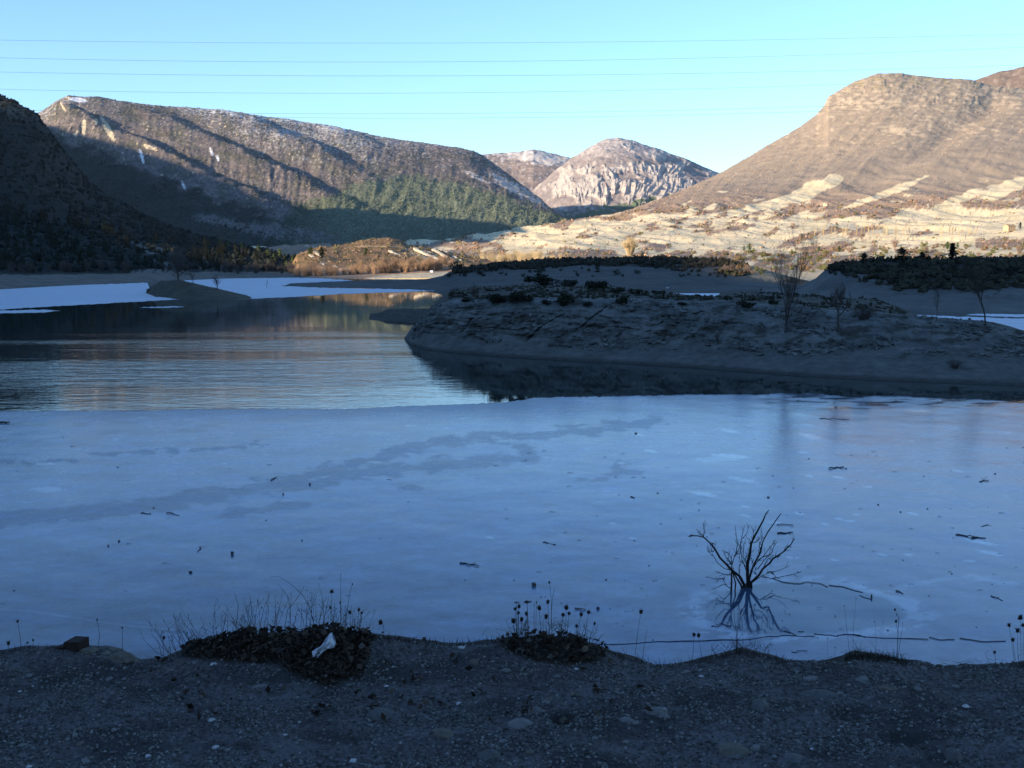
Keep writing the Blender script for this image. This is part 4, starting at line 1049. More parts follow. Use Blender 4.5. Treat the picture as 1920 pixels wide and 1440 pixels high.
P, px, py, rs = pick(LEFT, 9000, lambda s: (s.T < 1.97) * (s.T > 0.05) * (s.PX > 470) * sst(-4, 10, s.PY - wood_edge(s.PX) + 6 * fbm(s.PX / 14, s.PY / 9, 3, 75)), 3)
scatter('pine_wood', P, 1.0 + 1.1 * rs.rand(9000) ** 2, 0.8 + 1.0 * rs.rand(9000) ** 2, vary((0.118, 0.14, 0.096), rs, 9000, 0.15) * (1 - 0.75 * sst(660, 470, px))[:, None], CONE, M_SCRUB, 'pine wood covering the lower part of the long hillside', 4)  # crowns painted darker westward for the shaded end of the wood
P, px, py, rs = pick(VALLEY, 2800, lambda s: (s.T > 4.6) * (s.T < 6.97) * (s.PX > 1000) * (1 - pale_mask(s.PX, s.PY)) * (0.5 + sst(-0.2, 0.3, fbm(s.PX / 30, s.PY / 15, 3, 501))), 5)
scatter('scrub', P, 0.7 + 1.7 * rs.rand(2800) ** 4, 0.6 + 1.0 * rs.rand(2800) ** 3, vary((0.27, 0.21, 0.165), rs, 2800, 0.18), ICO, M_SCRUB, 'leafless brown scrub over the big mountain on the right', 6)
P, px, py, rs = pick(VALLEY, 3500, lambda s: (s.T > 1.9) * (s.T < 5.2) * (s.PX > 600) * (1.05 - pale_mask(s.PX, s.PY)) * sst(-0.1, 0.3, fbm(s.PX / 25, s.PY / 7, 3, 502)), 7)
k = np.clip(P[:, 1] / 900, 0.4, 1.6)
scatter('scrub', P, (0.5 + 0.8 * rs.rand(3500)) * k, (0.5 + 0.7 * rs.rand(3500)) * k, np.where((rs.rand(3500) < 0.4)[:, None], vary((0.13, 0.115, 0.05), rs, 3500), vary((0.24, 0.15, 0.10), rs, 3500)), ICO, M_SCRUB, 'low brown and olive scrub on the valley floor', 8)
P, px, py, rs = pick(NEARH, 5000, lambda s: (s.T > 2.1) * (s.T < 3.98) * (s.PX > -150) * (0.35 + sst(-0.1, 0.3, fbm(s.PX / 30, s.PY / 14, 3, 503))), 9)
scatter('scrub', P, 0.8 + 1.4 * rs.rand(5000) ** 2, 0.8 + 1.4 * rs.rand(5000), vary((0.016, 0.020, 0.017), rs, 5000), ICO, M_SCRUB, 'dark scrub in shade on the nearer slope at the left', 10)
P, px, py, rs = pick(KNOLL, 1400, lambda s: (s.T > 1.6) * (s.T < 2.98) * (s.PX > 555) * (s.PX < 900) * sst(0, 0.3, fbm(s.PX / 12, s.PY / 6, 3, 504) + 0.05), 11)
scatter('scrub', P, 0.22 + 0.6 * rs.rand(1400) ** 2, 0.2 + 0.5 * rs.rand(1400) ** 2, np.where((rs.rand(1400) < 0.35)[:, None], vary((0.11, 0.105, 0.05), rs, 1400), vary((0.20, 0.135, 0.085), rs, 1400)), ICO, M_SCRUB, 'rusty scrub covering the sunlit knoll', 12)

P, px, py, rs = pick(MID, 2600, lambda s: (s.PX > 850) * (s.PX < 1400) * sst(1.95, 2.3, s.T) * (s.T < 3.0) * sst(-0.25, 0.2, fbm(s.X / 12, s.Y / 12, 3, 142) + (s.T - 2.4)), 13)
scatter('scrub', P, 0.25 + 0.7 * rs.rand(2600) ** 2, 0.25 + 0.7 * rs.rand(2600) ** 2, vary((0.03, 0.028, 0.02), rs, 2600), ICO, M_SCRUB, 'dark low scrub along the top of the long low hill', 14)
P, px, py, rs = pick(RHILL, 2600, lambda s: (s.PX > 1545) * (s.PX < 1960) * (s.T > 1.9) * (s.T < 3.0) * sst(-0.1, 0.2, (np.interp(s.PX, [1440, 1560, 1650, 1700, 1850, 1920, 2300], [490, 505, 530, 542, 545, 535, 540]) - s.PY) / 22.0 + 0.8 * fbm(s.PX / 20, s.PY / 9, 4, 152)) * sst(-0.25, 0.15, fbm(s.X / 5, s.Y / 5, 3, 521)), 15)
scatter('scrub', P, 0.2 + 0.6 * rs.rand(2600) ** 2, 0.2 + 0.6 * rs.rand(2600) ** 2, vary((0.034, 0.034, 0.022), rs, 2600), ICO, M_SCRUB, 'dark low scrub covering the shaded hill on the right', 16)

P, px, py, rs = pick(PEN, 1500, lambda s: (s.PX > 775) * (s.PX < 1960) * (s.T > 1.9) * (s.T < 3.1) * (s.Z > 0.25) * sst(-0.1, 0.3, fbm(s.X / 4, s.Z / 1.2 + s.Y / 6, 3, 520)), 17)
scatter('rubble', P, 0.06 + 0.22 * rs.rand(1500) ** 2.5, 0.04 + 0.12 * rs.rand(1500) ** 2, vary((0.10, 0.105, 0.10), rs, 1500, 0.35), ICO, M_SLAB0, 'broken rock lying on the cliff and slope of the peninsula', 18)

P, px, py, rs = pick(PEN, 1400, lambda s: (s.PX > 845) * (s.PX < 1700) * (s.T > 3.0) * (s.T < 7) * (s.Z > 0.5) * (1 - (s.PX > 1215) * (s.PX < 1375) * (s.T > 3.45)) * sst(0.0, 0.3, fbm(s.X / 9, s.Y / 6, 3, 522)), 19)
scatter('scrub', P, 0.12 + 0.35 * rs.rand(1400) ** 2, 0.08 + 0.25 * rs.rand(1400) ** 2, vary((0.03, 0.03, 0.022), rs, 1400), ICO, M_SCRUB, 'low dark scrub and grass clumps on the flat top of the peninsula', 20)

# ------------------------------------------------------------------ bushes on the peninsula
for px, py, w, h, lab in ((848, 553, 12, 10, 'small dark bush on the very tip of the cliff top'), (874, 565, 30, 9, 'low flat dark bush spreading over the cliff edge near the tip'), (935, 567, 44, 26, 'rounded dark bush on the cliff edge left of the pair'),
                          (978, 565, 54, 28, 'wide dark bush on the cliff edge beside the rounded one'), (1015, 535, 62, 30, 'largest dark bush standing back on the flat top of the peninsula'), (1066, 537, 38, 20, 'mid sized dark bush just right of the largest bush'),
                          (1120, 544, 54, 28, 'broad dark bush standing alone on the flat beyond the cliff edge'), (1060, 573, 42, 32, 'tall dark bush hanging over the middle of the cliff edge'), (1025, 571, 16, 15, 'little dark bush on the cliff edge left of the tall one'),
                          (1103, 574, 22, 13, 'small dark bush on the cliff edge right of the tall one'), (1165, 571, 26, 24, 'upright dark bush on the cliff edge below the pond'), (1160, 549, 28, 14, 'low dark bush behind the upright one'), (1190, 551, 24, 14, 'low dark bush between the broad one and the pond'),
                          (1236, 557, 32, 20, 'dark bush at the left tip of the frozen pond'), (1212, 554, 18, 12, 'thin dark bush just left of the pond bush'), (1400, 575, 36, 17, 'low dark bush on the right part of the peninsula'), (1450, 571, 20, 16, 'small dark bush at the foot of the tall bare tree'),
                          (1128, 551, 14, 8, 'tiny dark bush in front of the broad one'), (1280, 572, 20, 8, 'flat dark bush below the pond')):
    p = PEN.hit(px, py)
    if p is None: print('no hit', px, py); continue
    s = p.y / F
    put('bush', EVER, p, w * s * 1.02, h * s * 1.12, lab, 'bush', 'dark evergreen bushes on the peninsula')
for px, py, w, h, lab in ((890, 557, 30, 24, 'grey leafless bush near the tip of the peninsula'), (1620, 600, 60, 30, 'grey leafless thicket right of the tall bare tree'), (1345, 640, 14, 18, 'thin bare shrub on the cliff face'), (1790, 690, 40, 18, 'low bare shrub on the slope at the right')):
    p = PEN.hit(px, py)
    if p is None: continue
    s = p.y / F
    put('bare_shrub', GREYS, p, w * s, h * s * 1.1, lab, 'shrub', 'bare grey shrubs on the peninsula')

# ------------------------------------------------------------------ bushes on the two dark hills
rs = np.random.RandomState(21)
def place_on(patch, px, py):
    return patch.hit(px, py)
crest = lambda px: np.interp(px, [840, 870, 920, 1000, 1100, 1250, 1340, 1430], [507, 501, 497, 491, 486.5, 485, 487.5, 502])
n = 0
for k in range(400):
    if n >= 120: break
    px = 842 + 520 * rs.rand() if k > 60 else 842 + 8.6 * k
    py = crest(px) + (0.7 if k <= 60 else 34 * rs.rand() ** 1.3 * np.interp(px, [840, 900, 1000], [.6, .6, 1]))
    p = MID.hit(px, py, 3.0)
    if p is None: continue
    s = p.y / F; w = (7 + 12 * rs.rand() ** 2) * s; n += 1
    put('bush', EVERS, p, w, w * (0.55 + 0.4 * rs.rand()), 'dark bush among the shaded bushes along the top of the long low hill', 'bush', 'bushes on the long low hill')
for px, py, w, h, lab in ((858, 508, 28, 24, 'big rounded dark bush at the left end of the long low hill'), (913, 499, 9, 10, 'small round dark bush on the skyline of the long low hill'), (1081, 487, 16, 11, 'dark bush rising above the skyline of the long low hill')):
    p = MID.hit(px, py, 3.0)
    if p: put('bush', EVERS, p, w * p.y / F, h * p.y / F, lab, 'bush', 'bushes on the long low hill')
rcrest = lambda px: np.interp(px, [1535, 1545, 1565, 1600, 1650, 1700, 1920], [520, 509, 499, 493, 490, 489, 488])
n = 0
for k in range(600):
    if n >= 170: break
    px = 1555 + 380 * rs.rand() if k > 60 else 1550 + 6.4 * k
    lim = np.interp(px, [1550, 1650, 1700, 1830, 1860, 1930], [14, 30, 50, 54, 40, 34])
    py = rcrest(px) + (0.7 if k <= 60 else lim * rs.rand() ** 0.9)
    if k > 60 and fbm(px / 20, py / 9, 3, 152) < -0.12: continue
    p = RHILL.hit(px, py, 3.0)
    if p is None: continue
    s = p.y / F; w = (8 + 14 * rs.rand() ** 2) * s; n += 1
    put('bush', EVERS, p, w, w * (0.5 + 0.4 * rs.rand()), 'dark bush in the thicket covering the shaded hill on the right', 'bush', 'bushes on the right hill')
for px, py, w, h, pr, lab in ((1690, 492, 46, 25, CON_DR, 'dark pine with a wide flat crown on the skyline of the right hill'), (1728, 493, 34, 19, CON_DR, 'smaller dark pine right of the flat crowned one'), (1785, 493, 40, 34, CON_D, 'tallest dark conifer on the skyline of the right hill'),
                              (1755, 491, 9, 12, CON_D, 'tiny pointed conifer between the two bigger trees'), (1740, 491, 9, 13, CON_D, 'tiny pointed conifer right of the flat crowned pine'), (1620, 497, 34, 21, CON_DR, 'low dark tree where the right hill drops to the gap'), (1636, 493, 8, 10, CON_D, 'small pointed tree next to the low dark tree'),
                              (1829, 490, 9, 9, CON_D, 'little pointed tree right of the tallest conifer'), (1767, 491, 8, 10, CON_D, 'tiny pointed conifer just left of the tallest conifer')):
    p = RHILL.hit(px, py, 3.0)
    if p: put_tree('pine_tree', pr[rs.randint(3)], p, w * p.y / F * (1.5 if pr is CON_DR else 2.0), h * p.y / F * 1.1, lab, 'tree', 'trees on the right hill')

# ------------------------------------------------------------------ sunlit shrubs behind the shaded hills
n = 0
for k in range(500):
    if n >= 190: break
    if rs.rand() < 0.6: px, py = 1350 + 215 * rs.rand(), 474 + 46 * rs.rand()
    else: px, py = 1560 + 370 * rs.rand(), 462 + 25 * rs.rand()
    if px > 1470 and px < 1560 and py > 512: continue
    p = VALLEY.hit(px, py, 4.2) if py < 500 or px > 1440 else MID.hit(px, py, 3.0) or VALLEY.hit(px, py, 4.2)
    if p is None: continue
    s = p.y / F; w = (8 + 14 * rs.rand() ** 2) * s; n += 1
    t = rs.rand()
    ms, lab = (OLIVES, 'olive green shrub in the sunlit scrub behind the shaded hills') if t < 0.38 else ((RUSTS, 'rusty brown shrub in the sunlit scrub behind the shaded hills') if t < 0.75 else (MAUVES, 'leafless mauve shrub in the sunlit scrub behind the shaded hills'))
    put('shrub', ms, p, w, w * (0.55 + 0.4 * rs.rand()), lab, 'shrub', 'sunlit shrubs behind the shaded hills')
for px, py, w, h, lab in ((1405, 470, 12, 11, 'small green pine in the sun left of the tall bare tree'), (1395, 471, 8, 8, 'tiny green pine beside the small one'), (1535, 472, 12, 8, 'green pine in the sun right of the tall bare tree'), (1573, 472, 12, 9, 'second green pine in the sun right of the tall bare tree'),
                          (1776, 468, 14, 12, 'green pine behind the tallest dark conifer, left one'), (1795, 467, 9, 10, 'green pine behind the tallest dark conifer, right one')):
    p = VALLEY.hit(px, py, 4.5)
    if p: put_tree('pine_tree', CON_L[rs.randint(3)], p, w * p.y / F * 1.7, h * p.y / F * 1.25, lab, 'tree', 'green pines in the sunlit scrub')

# ------------------------------------------------------------------ leafless trees and thickets on the sunlit far shore
n = 0
for k in range(300):
    if n >= 95: break
    px = 556 + 300 * rs.rand()
    py = np.interp(px, [556, 640, 700, 760, 860], [521, 519, 514, 511, 504]) - 13 * rs.rand() ** 1.5
    p = KNOLL.hit(px, py, 1.9) or VALLEY.hit(px, py, 2.5)
    if p is None: continue
    s = p.y / F; h = (11 + 13 * rs.rand()) * s; n += 1
    put('winter_shrub', TWIGS, p, h * (0.7 + 0.5 * rs.rand()), h, 'orange brown leafless tree in the fringe along the sunlit shore', 'tree', 'leafless trees on the sunlit shore')
for k in range(40):
    px = 900 + 165 * rs.rand(); py = 497 - 11 * rs.rand()
    p = VALLEY.hit(px, py, 3.5)
    if p is None: continue
    s = p.y / F; h = (14 + 9 * rs.rand()) * s
    put('winter_shrub', PALETWIGS, p, h * 0.9, h, 'pale leafless tree in the thicket behind the long low hill', 'tree', 'pale leafless thicket')
p = VALLEY.hit(1181, 480, 4.2)
if p: put('poplar_tree', [twig_mesh('poplar_tree', 391, 300, M_PALETWIG, 0.85, 1.0, 0.008)], p, 40 * p.y / F, 38 * p.y / F, 'broad pale leafless poplar standing alone in front of the badlands', 'tree')
POPL = [twig_mesh('poplar_tree', 393 + i, 22, M_PALETWIG, 0.22, 1.0, 0.005) for i in range(3)]
for k in range(30):
    px = (1525 + 8.5 * k + 14 * rs.rand()) if k < 22 else (1765 + 9 * (k - 22) + 6 * rs.rand())
    p = VALLEY.hit(px, 442 - 2 * rs.rand(), 4.8)
    if p: put('poplar_tree', POPL, p, 20 * p.y / F, (17 + 8 * rs.rand()) * p.y / F, 'slim leafless poplar in the row below the badlands', 'tree', 'row of slim poplars')
for px, py, w, h, lab in ((583, 478, 22, 12, 'bushy green pine on the left end of the knoll'), (686, 477, 16, 10, 'green pine on the slope of the knoll'), (722, 500, 18, 11, 'green pine in the leafless fringe below the knoll'), (757, 502, 12, 9, 'dark green pine near the right end of the fringe'), (603, 486, 20, 18, 'dark pine beside the tilted slab on the knoll')):
    p = KNOLL.hit(px, py, 3.0)
    if p: put_tree('pine_tree', (CON_L if 'dark' not in lab else CON_DR)[rs.randint(3)], p, w * p.y / F * 1.7, h * p.y / F * 1.3, lab, 'tree', 'green pines on the knoll')

# ------------------------------------------------------------------ woods on the shaded slope at the left
n = 0
for k in range(900):
    if n >= 230: break
    px = -40 + 600 * rs.rand(); py = 400 + 112 * rs.rand()
    if py < np.interp(px, [0, 300, 560], [395, 455, 490]) or fbm(px / 45, py / 18, 3, 510) < -0.12: continue
    if blob(np.array(px), np.array(py), 300, 480, 60, 16, 28) > 0.3 and rs.rand() < 0.8: continue
    p = NEARH.hit(px, py, 4.0)
    if p is None or p.z < 1.2: continue
    n += 1; s = p.y / F; h = (13 + 12 * rs.rand()) * s
    put_tree('pine_tree', (CON_DR if rs.rand() < .6 else CON_D)[rs.randint(3)], p, h * (0.8 + 0.4 * rs.rand()), h, 'dark pine in the shaded wood on the left slope', 'tree', 'dark pines on the left slope')
for px, py, h, lab in ((412, 462, 12, 'leftmost of the pines catching the sun above the dark wood'), (428, 466, 11, 'second pine from the left catching the sun'), (453, 471, 13, 'third pine from the left catching the sun'), (484, 478, 15, 'fourth pine from the left catching the sun'), (502, 484, 13, 'fifth pine from the left catching the sun'),
                       (525, 487, 18, 'tallest of the pines catching the sun'), (513, 492, 13, 'short pine in front of the tallest sunlit one'), (549, 499, 16, 'pine catching the sun next to the knoll'), (537, 506, 14, 'lowest of the pines catching the sun'), (555, 507, 14, 'pine catching the sun at the foot of the knoll')):
    p = NEARH.hit(px, py, 4.0)
    if p: put_tree('pine_tree', CON_L[rs.randint(3)], p, h * p.y / F * 1.35, h * p.y / F * 1.25, lab, 'tree', 'pines catching the sun')
for k in range(26):
    px = -20 + 300 * rs.rand() if k < 14 else 420 + 130 * rs.rand()
    p = NEARH.hit(px, 513 - 5 * rs.rand(), 4.0)
    if p:
        h = (16 + 10 * rs.rand()) * p.y / F
        put('bare_shrub', GREYS, p, h * .9, h, 'grey leafless tree at the foot of the shaded slope', 'tree', 'bare trees along the left shore')

# ------------------------------------------------------------------ leafless trees one can tell apart
def bare_tree(name, p, h, seed, label, n1=8, spread=0.5, r=0.07, upright=0.7, mat=M_BARK, start=0.25, stems=1, tw=7, group=None):
    rs = np.random.RandomState(seed)
    e = empty(name, (p[0], p[1], p[2])); tag(e, label, 'tree', group)
    S = []; TW = []
    for k in range(stems):
        a, b = branching(rs, h * (1 - 0.15 * k), n1, spread, r * (1 - 0.15 * k), 3, upright, start, tw)
        off = np.array((0, 0, 0)) if k == 0 else np.array((rs.uniform(-.5, .5), rs.uniform(-.4, .4), 0)) * h * 0.08
        S += [(q + off, w + off, c, d) for q, w, c, d in a]; TW += [(q + off, w + off, c, d) for q, w, c, d in b]
    v, f = tube(S, 5); obj('trunk', mesh_np('trunk', v, f, mat), e)
    v, f = tube(TW, 3); obj('crown', mesh_np('crown', v, f, mat, smooth=False), e)
    return e
def at(patch, px, py, tmax=None):
    p = patch.hit(px, py, tmax)
    if p is None: raise RuntimeError('no ground at %s %s' % (px, py))
    return p
p = at(PEN, 1474, 622); bare_tree('bare_tree', p, 6.7, 601, 'tall leafless tree with several upright stems on the peninsula', 9, 0.42, 0.048, 1.0, M_BARK, 0.15, 3)
p = at(PEN, 1848, 607, 3.2); bare_tree('bare_tree', p, 4.6, 602, 'slim leafless tree on the crest at the right in front of the pale ice', 8, 0.38, 0.07, 0.9, M_BARK, 0.3)
p = at(PEN, 1753, 604, 3.2); bare_tree('bare_tree', p, 2.2, 603, 'thin young leafless tree at the left tip of the pale ice', 5, 0.3, 0.03, 0.9, M_BARK, 0.4)
p = at(PEN, 1573, 617); bare_tree('bare_tree', p, 3.0, 604, 'short leafless tree with a thick dark leaning trunk', 7, 0.6, 0.13, 0.5, M_GREYTWIG, 0.45)
p = at(PEN, 1745, 640); bare_tree('bare_tree', p, 1.1, 605, 'tiny leafless sapling below the crest at the right', 4, 0.4, 0.02, 0.8, M_GREYTWIG, 0.4)
p = at(PEN, 1378, 592, 4.0); bare_tree('bare_tree', p, 0.9, 606, 'small crooked dead stump on the peninsula', 3, 0.7, 0.06, 0.4, M_BARK, 0.5, tw=2)
p = at(ISLET, 334, 526); bare_tree('bare_tree', p, 7.2, 607, 'large round headed leafless tree on the islet', 12, 0.95, 0.17, 0.3, M_GREYTWIG, 0.15, 3, 9)
p = at(ISLET, 362, 535); bare_tree('bare_tree', p, 2.6, 608, 'small leafless tree on the islet next to the large one', 6, 0.6, 0.07, 0.5, M_GREYTWIG, 0.3)
p = at(ISLET, 408, 543); bare_tree('bare_tree', p, 3.0, 609, 'forked leafless tree on the right slope of the islet', 7, 0.75, 0.08, 0.5, M_BARK, 0.2, 2)
p = at(ISLET, 278, 548); put('bare_shrub', GREYS, p, 1.4, 1.1, 'tiny bare bush at the left tip of the islet', 'shrub')
p = on_water(500, 539, 0.03); bare_tree('bare_tree', p, 1.9, 611, 'dead sapling standing in the far ice by the sand spit', 4, 0.35, 0.06, 0.8, M_BARK, 0.4, tw=3)
p = at(NEARH, 186, 512, 3.0); bare_tree('bare_tree', p, 5.5, 612, 'grey leafless tree in front of the dark wood on the left shore', 9, 0.3, 0.1, 1.0, M_GREYTWIG, 0.2)

# ------------------------------------------------------------------ tilted rock slabs on the knoll
def slab(px0, py0, px1, py1, th, label, patch=KNOLL):
    a = patch.hit(px0, py0, 3.0); b = patch.hit(px1, py1, 3.0)
    if a is None or b is None: print('slab miss', px0); return
    a = np.array(a); b = np.array(b); a[2] += 0.25
    d = b - a; L = np.linalg.norm(d); d /= L
    side = np.array((0.25, 0.95, 0.15)); nrm = np.cross(d, side); nrm /= np.linalg.norm(nrm); side = np.cross(nrm, d)
    n = 9; rs = np.random.RandomState(int(px0)); V = []
    for i in range(n):
        t = i / (n - 1); q = a + d * L * t
        hh = th * (0.6 + 0.5 * rs.rand()) * (1 - 0.55 * t); ww = 1.6 * (0.7 + 0.4 * rs.rand())
        for s_, u_ in ((-1, -0.9), (1, -0.9), (1, 0.9), (-1, 1.0)):
            V.append(q + side * s_ * ww * 0.5 + nrm * u_ * hh + rs.normal(size=3) * 0.06)
    Fq = [(i * 4 + k, i * 4 + (k + 1) % 4, i * 4 + 4 + (k + 1) % 4, i * 4 + 4 + k) for i in range(n - 1) for k in range(4)] + [(3, 2, 1, 0), (n * 4 - 4, n * 4 - 3, n * 4 - 2, n * 4 - 1)]
    V = np.array(V)
    if np.dot(np.cross(V[1] - V[0], V[5] - V[0]), nrm) > 0: Fq = [tuple(reversed(q)) for q in Fq]
    tag(obj('rock_slab', mesh_np('rock_slab', V, np.array(Fq), M_SLAB, smooth=False)), label, 'rock', 'tilted rock slabs on the far shore')
M_SLAB = mat_flat('pale_limestone', (0.52, 0.46, 0.36), 0.25, 1.5, 0.9, 0.15, 0.3)
for q in ((590, 473, 630, 501, .45, 'long narrow pale slab slanting down the left end of the knoll'), (581, 478, 606, 497, .35, 'short pale slab under the long narrow one'), (812, 469, 848, 488, .7, 'first pale slab of the tilted strata right of the knoll'), (826, 469, 862, 488, .6, 'second pale slab of the tilted strata right of the knoll'),
          (841, 471, 872, 488, .5, 'third pale slab of the tilted strata right of the knoll'), (778, 468, 822, 487, .8, 'broad white slab at the left of the tilted strata'), (730, 471, 762, 486, .4, 'small pale slab on the brown slope of the knoll'), (886, 478, 905, 489, .4, 'last small pale slab at the right of the strata')):
    slab(*q)
# ------------------------------------------------------------------ the near bank
BK_EDGE = [(-900, 1230), (-60, 1222), (0, 1218), (60, 1213), (110, 1211), (150, 1213), (200, 1213), (228, 1222), (245, 1234), (265, 1243), (300, 1240), (335, 1227), (370, 1214), (400, 1205), (460, 1193), (530, 1185), (600, 1178), (650, 1180), (680, 1188), (705, 1193), (760, 1198),
           (850, 1201), (930, 1198), (960, 1192), (1000, 1190), (1060, 1198), (1120, 1214), (1180, 1230), (1230, 1242), (1300, 1238), (1350, 1228), (1390, 1219), (1440, 1229), (1470, 1237), (1502, 1243), (1552, 1241), (1580, 1236), (1600, 1228), (1665, 1232), (1700, 1239), (1729, 1244),
           (1750, 1252), (1795, 1251), (1850, 1248), (1913, 1245), (1980, 1245), (2800, 1255)]
HEAP = lambda PX, PY: np.maximum(sst(0, 1, np.minimum((PX - 325) / 30.0, (698 - PX) / 12.0)) * sst(8, -6, PY - np.interp(PX, [330, 420, 520, 560, 620, 680, 700], [1232, 1240, 1246, 1268, 1290, 1262, 1215])),
                                 sst(0, 1, np.minimum((PX - 925) / 25.0, (1150 - PX) / 40.0)) * sst(6, -5, PY - np.interp(PX, [930, 1000, 1060, 1150], [1212, 1240, 1248, 1240])))
def rel_bank(X, Y, Z, PX, PY, T):
    near = sst(2.25, 1.9, T)
    r = 0.012 * fbm(X / 0.32, Y / 0.32, 4, 701) + 0.006 * fbm(X / 0.05, Y / 0.05, 4, 702) + 0.006 * np.clip(fbm(X / 0.02, Y / 0.02, 2, 703), 0, 1)
    for (a, b, ra, rb, dd) in ((1052, 1346, 20, 12, .05), (275, 1362, 32, 7, .03), (95, 1265, 26, 8, .03), (1632, 1283, 22, 7, .045), (28, 1330, 20, 6, .02), (1690, 1384, 40, 12, .03), (1590, 1338, 30, 10, .02)):
        r = r - dd * sst(0, 1, blob(PX, PY, a, b, ra, rb))
    ed_ = sst(2.6, 3.0, T) * sst(3.6, 3.1, T)
    r = r + ed_ * (0.016 * fbm(X / 0.11, Y / 0.2, 4, 706) + 0.010 * np.clip(fbm(X / 0.03, Y / 0.05, 3, 707), -.2, 1))
    h = HEAP(PX, PY)
    r = r + h * (0.02 * fbm(X / 0.05, Y / 0.05, 3, 704) + 0.012)
    return r * near + 0.03 * fbm(X / 0.4, Y / 0.4, 3, 705) * (1 - near)
def col_bank(s):
    c = full(s, (0.074, 0.066, 0.068)) * (1 + 0.6 * fbm(s.X / 0.02, s.Y / 0.02, 3, 711) + 0.35 * fbm(s.X / 0.3, s.Y / 0.3, 4, 712))[..., None]
    c = mix(c, np.array((0.030, 0.029, 0.028)), 0.85 * sst(0.0, 0.45, fbm(s.X / 0.55, s.Y / 0.3, 4, 713)))
    c = mix(c, np.array((0.105, 0.098, 0.098)), 0.6 * sst(0.15, 0.5, fbm(s.X / 0.3, s.Y / 0.16, 4, 714)))
    h = np.maximum(HEAP(s.PX, s.PY), sst(12, 2, s.PY - np.interp(s.PX, [a for a, b in BK_EDGE], [b for a, b in BK_EDGE])) * 0.6 * sst(640, 700, s.PX))
    c = mix(c, np.array((0.022, 0.017, 0.012)), h)
    pl = sst(0.2, 0.7, blob(s.PX, s.PY, 228, 1228, 34, 12, 12))
    return mix(c, np.array((0.13, 0.12, 0.095)), pl * 0.8)
M_BANK = mat_land('gravelly_earth', 60, 0.006, 0.65, 1.35, 0.95, 0.9, 4)
BANK = Patch('bank', np.concatenate([np.linspace(-900, -70, 40), np.linspace(-60, 1980, 760), np.linspace(1990, 2800, 40)]), [
    dict(d=1.6, z=6.40, n=8), dict(d=3.2, z=6.40, n=50), dict(d=3.86, z=6.395, n=46),
    dict(d=4.3, y=BK_EDGE, n=10), dict(d=4.55, z=6.05, n=6), dict(d=6.2, z=4.3, n=12), dict(d=12.5, z=-1.0)], M_BANK, relief=rel_bank, color=col_bank,
    label='dark gravel bank the photograph was taken from, dropping off to the ice')
gx, gy = np.meshgrid(np.linspace(-70, 70, 71), np.linspace(-150, 1.7, 76))
gz = 6.38 + 0.15 * fbm(gx / 5, gy / 5, 3, 720) * sst(0.5, -3, gy) - 0.0 * gx
side = sst(12, 40, np.abs(gx)); gz = gz * (1 - side * sst(-10, 2, gy)) - 1.0 * side * sst(-10, 2, gy)
tag(obj('bank', mesh_np('bank', np.stack([gx, gy, gz], -1).reshape(-1, 3), grid_faces(71, 76), M_BANK, {'Col': np.tile((0.06, 0.058, 0.05), (gx.size, 1))})), 'flat gravel ground behind the viewer', kind='structure')

# ------------------------------------------------------------------ stones and pebbles
def stone_mesh(name, seed, mat, squash=0.6, sub=1):
    rs = np.random.RandomState(seed)
    v, f = ICO
    if sub:
        mid = {}; V = [tuple(q) for q in v]; nf = []
        def m(a, b):
            k = (min(a, b), max(a, b))
            if k not in mid:
                q = (np.array(V[a]) + np.array(V[b])); q /= np.linalg.norm(q); V.append(tuple(q)); mid[k] = len(V) - 1
            return mid[k]
        for a, b, c_ in f:
            x, y, z = m(a, b), m(b, c_), m(c_, a); nf += [(a, x, z), (b, y, x), (c_, z, y), (x, y, z)]
        v = np.array(V); f = np.array(nf)
    for k in range(8):                                   # broken faces
        n = rs.normal(size=3); n /= np.linalg.norm(n); t = 0.62 + 0.25 * rs.rand()
        d = v @ n; v = v - np.outer(np.clip(d - t, 0, None), n)
    v = v * (1 + (0.05 if sub else 0.1) * rs.normal(size=(len(v), 1)))
    v[:, 2] *= squash
    return mesh_np(name, v, f, mat, smooth=False)
ST_MATS = [mat_flat('grey_stone', (0.078, 0.076, 0.075), 0.35, 60, 0.9, 0.2, 0.003), mat_flat('pale_stone', (0.125, 0.122, 0.118), 0.3, 60, 0.9, 0.2, 0.003), mat_flat('tan_stone', (0.095, 0.082, 0.066), 0.35, 60, 0.9, 0.2, 0.003),
           mat_flat('white_stone', (0.34, 0.34, 0.34), 0.25, 60, 0.9, 0.2, 0.003), mat_flat('dark_stone', (0.055, 0.052, 0.048), 0.35, 60, 0.9, 0.2, 0.003), mat_flat('red_stone', (0.075, 0.045, 0.036), 0.35, 60, 0.9, 0.2, 0.003)]
PEB = [[stone_mesh('pebble', 800 + 10 * j + i, m_, 0.55 + 0.1 * i, 0) for i in range(3)] for j, m_ in enumerate(ST_MATS)]
STN = [[stone_mesh('stone', 900 + 10 * j + i, m_, 0.55 + 0.08 * i, 1) for i in range(3)] for j, m_ in enumerate(ST_MATS)]
rs = np.random.RandomState(31)
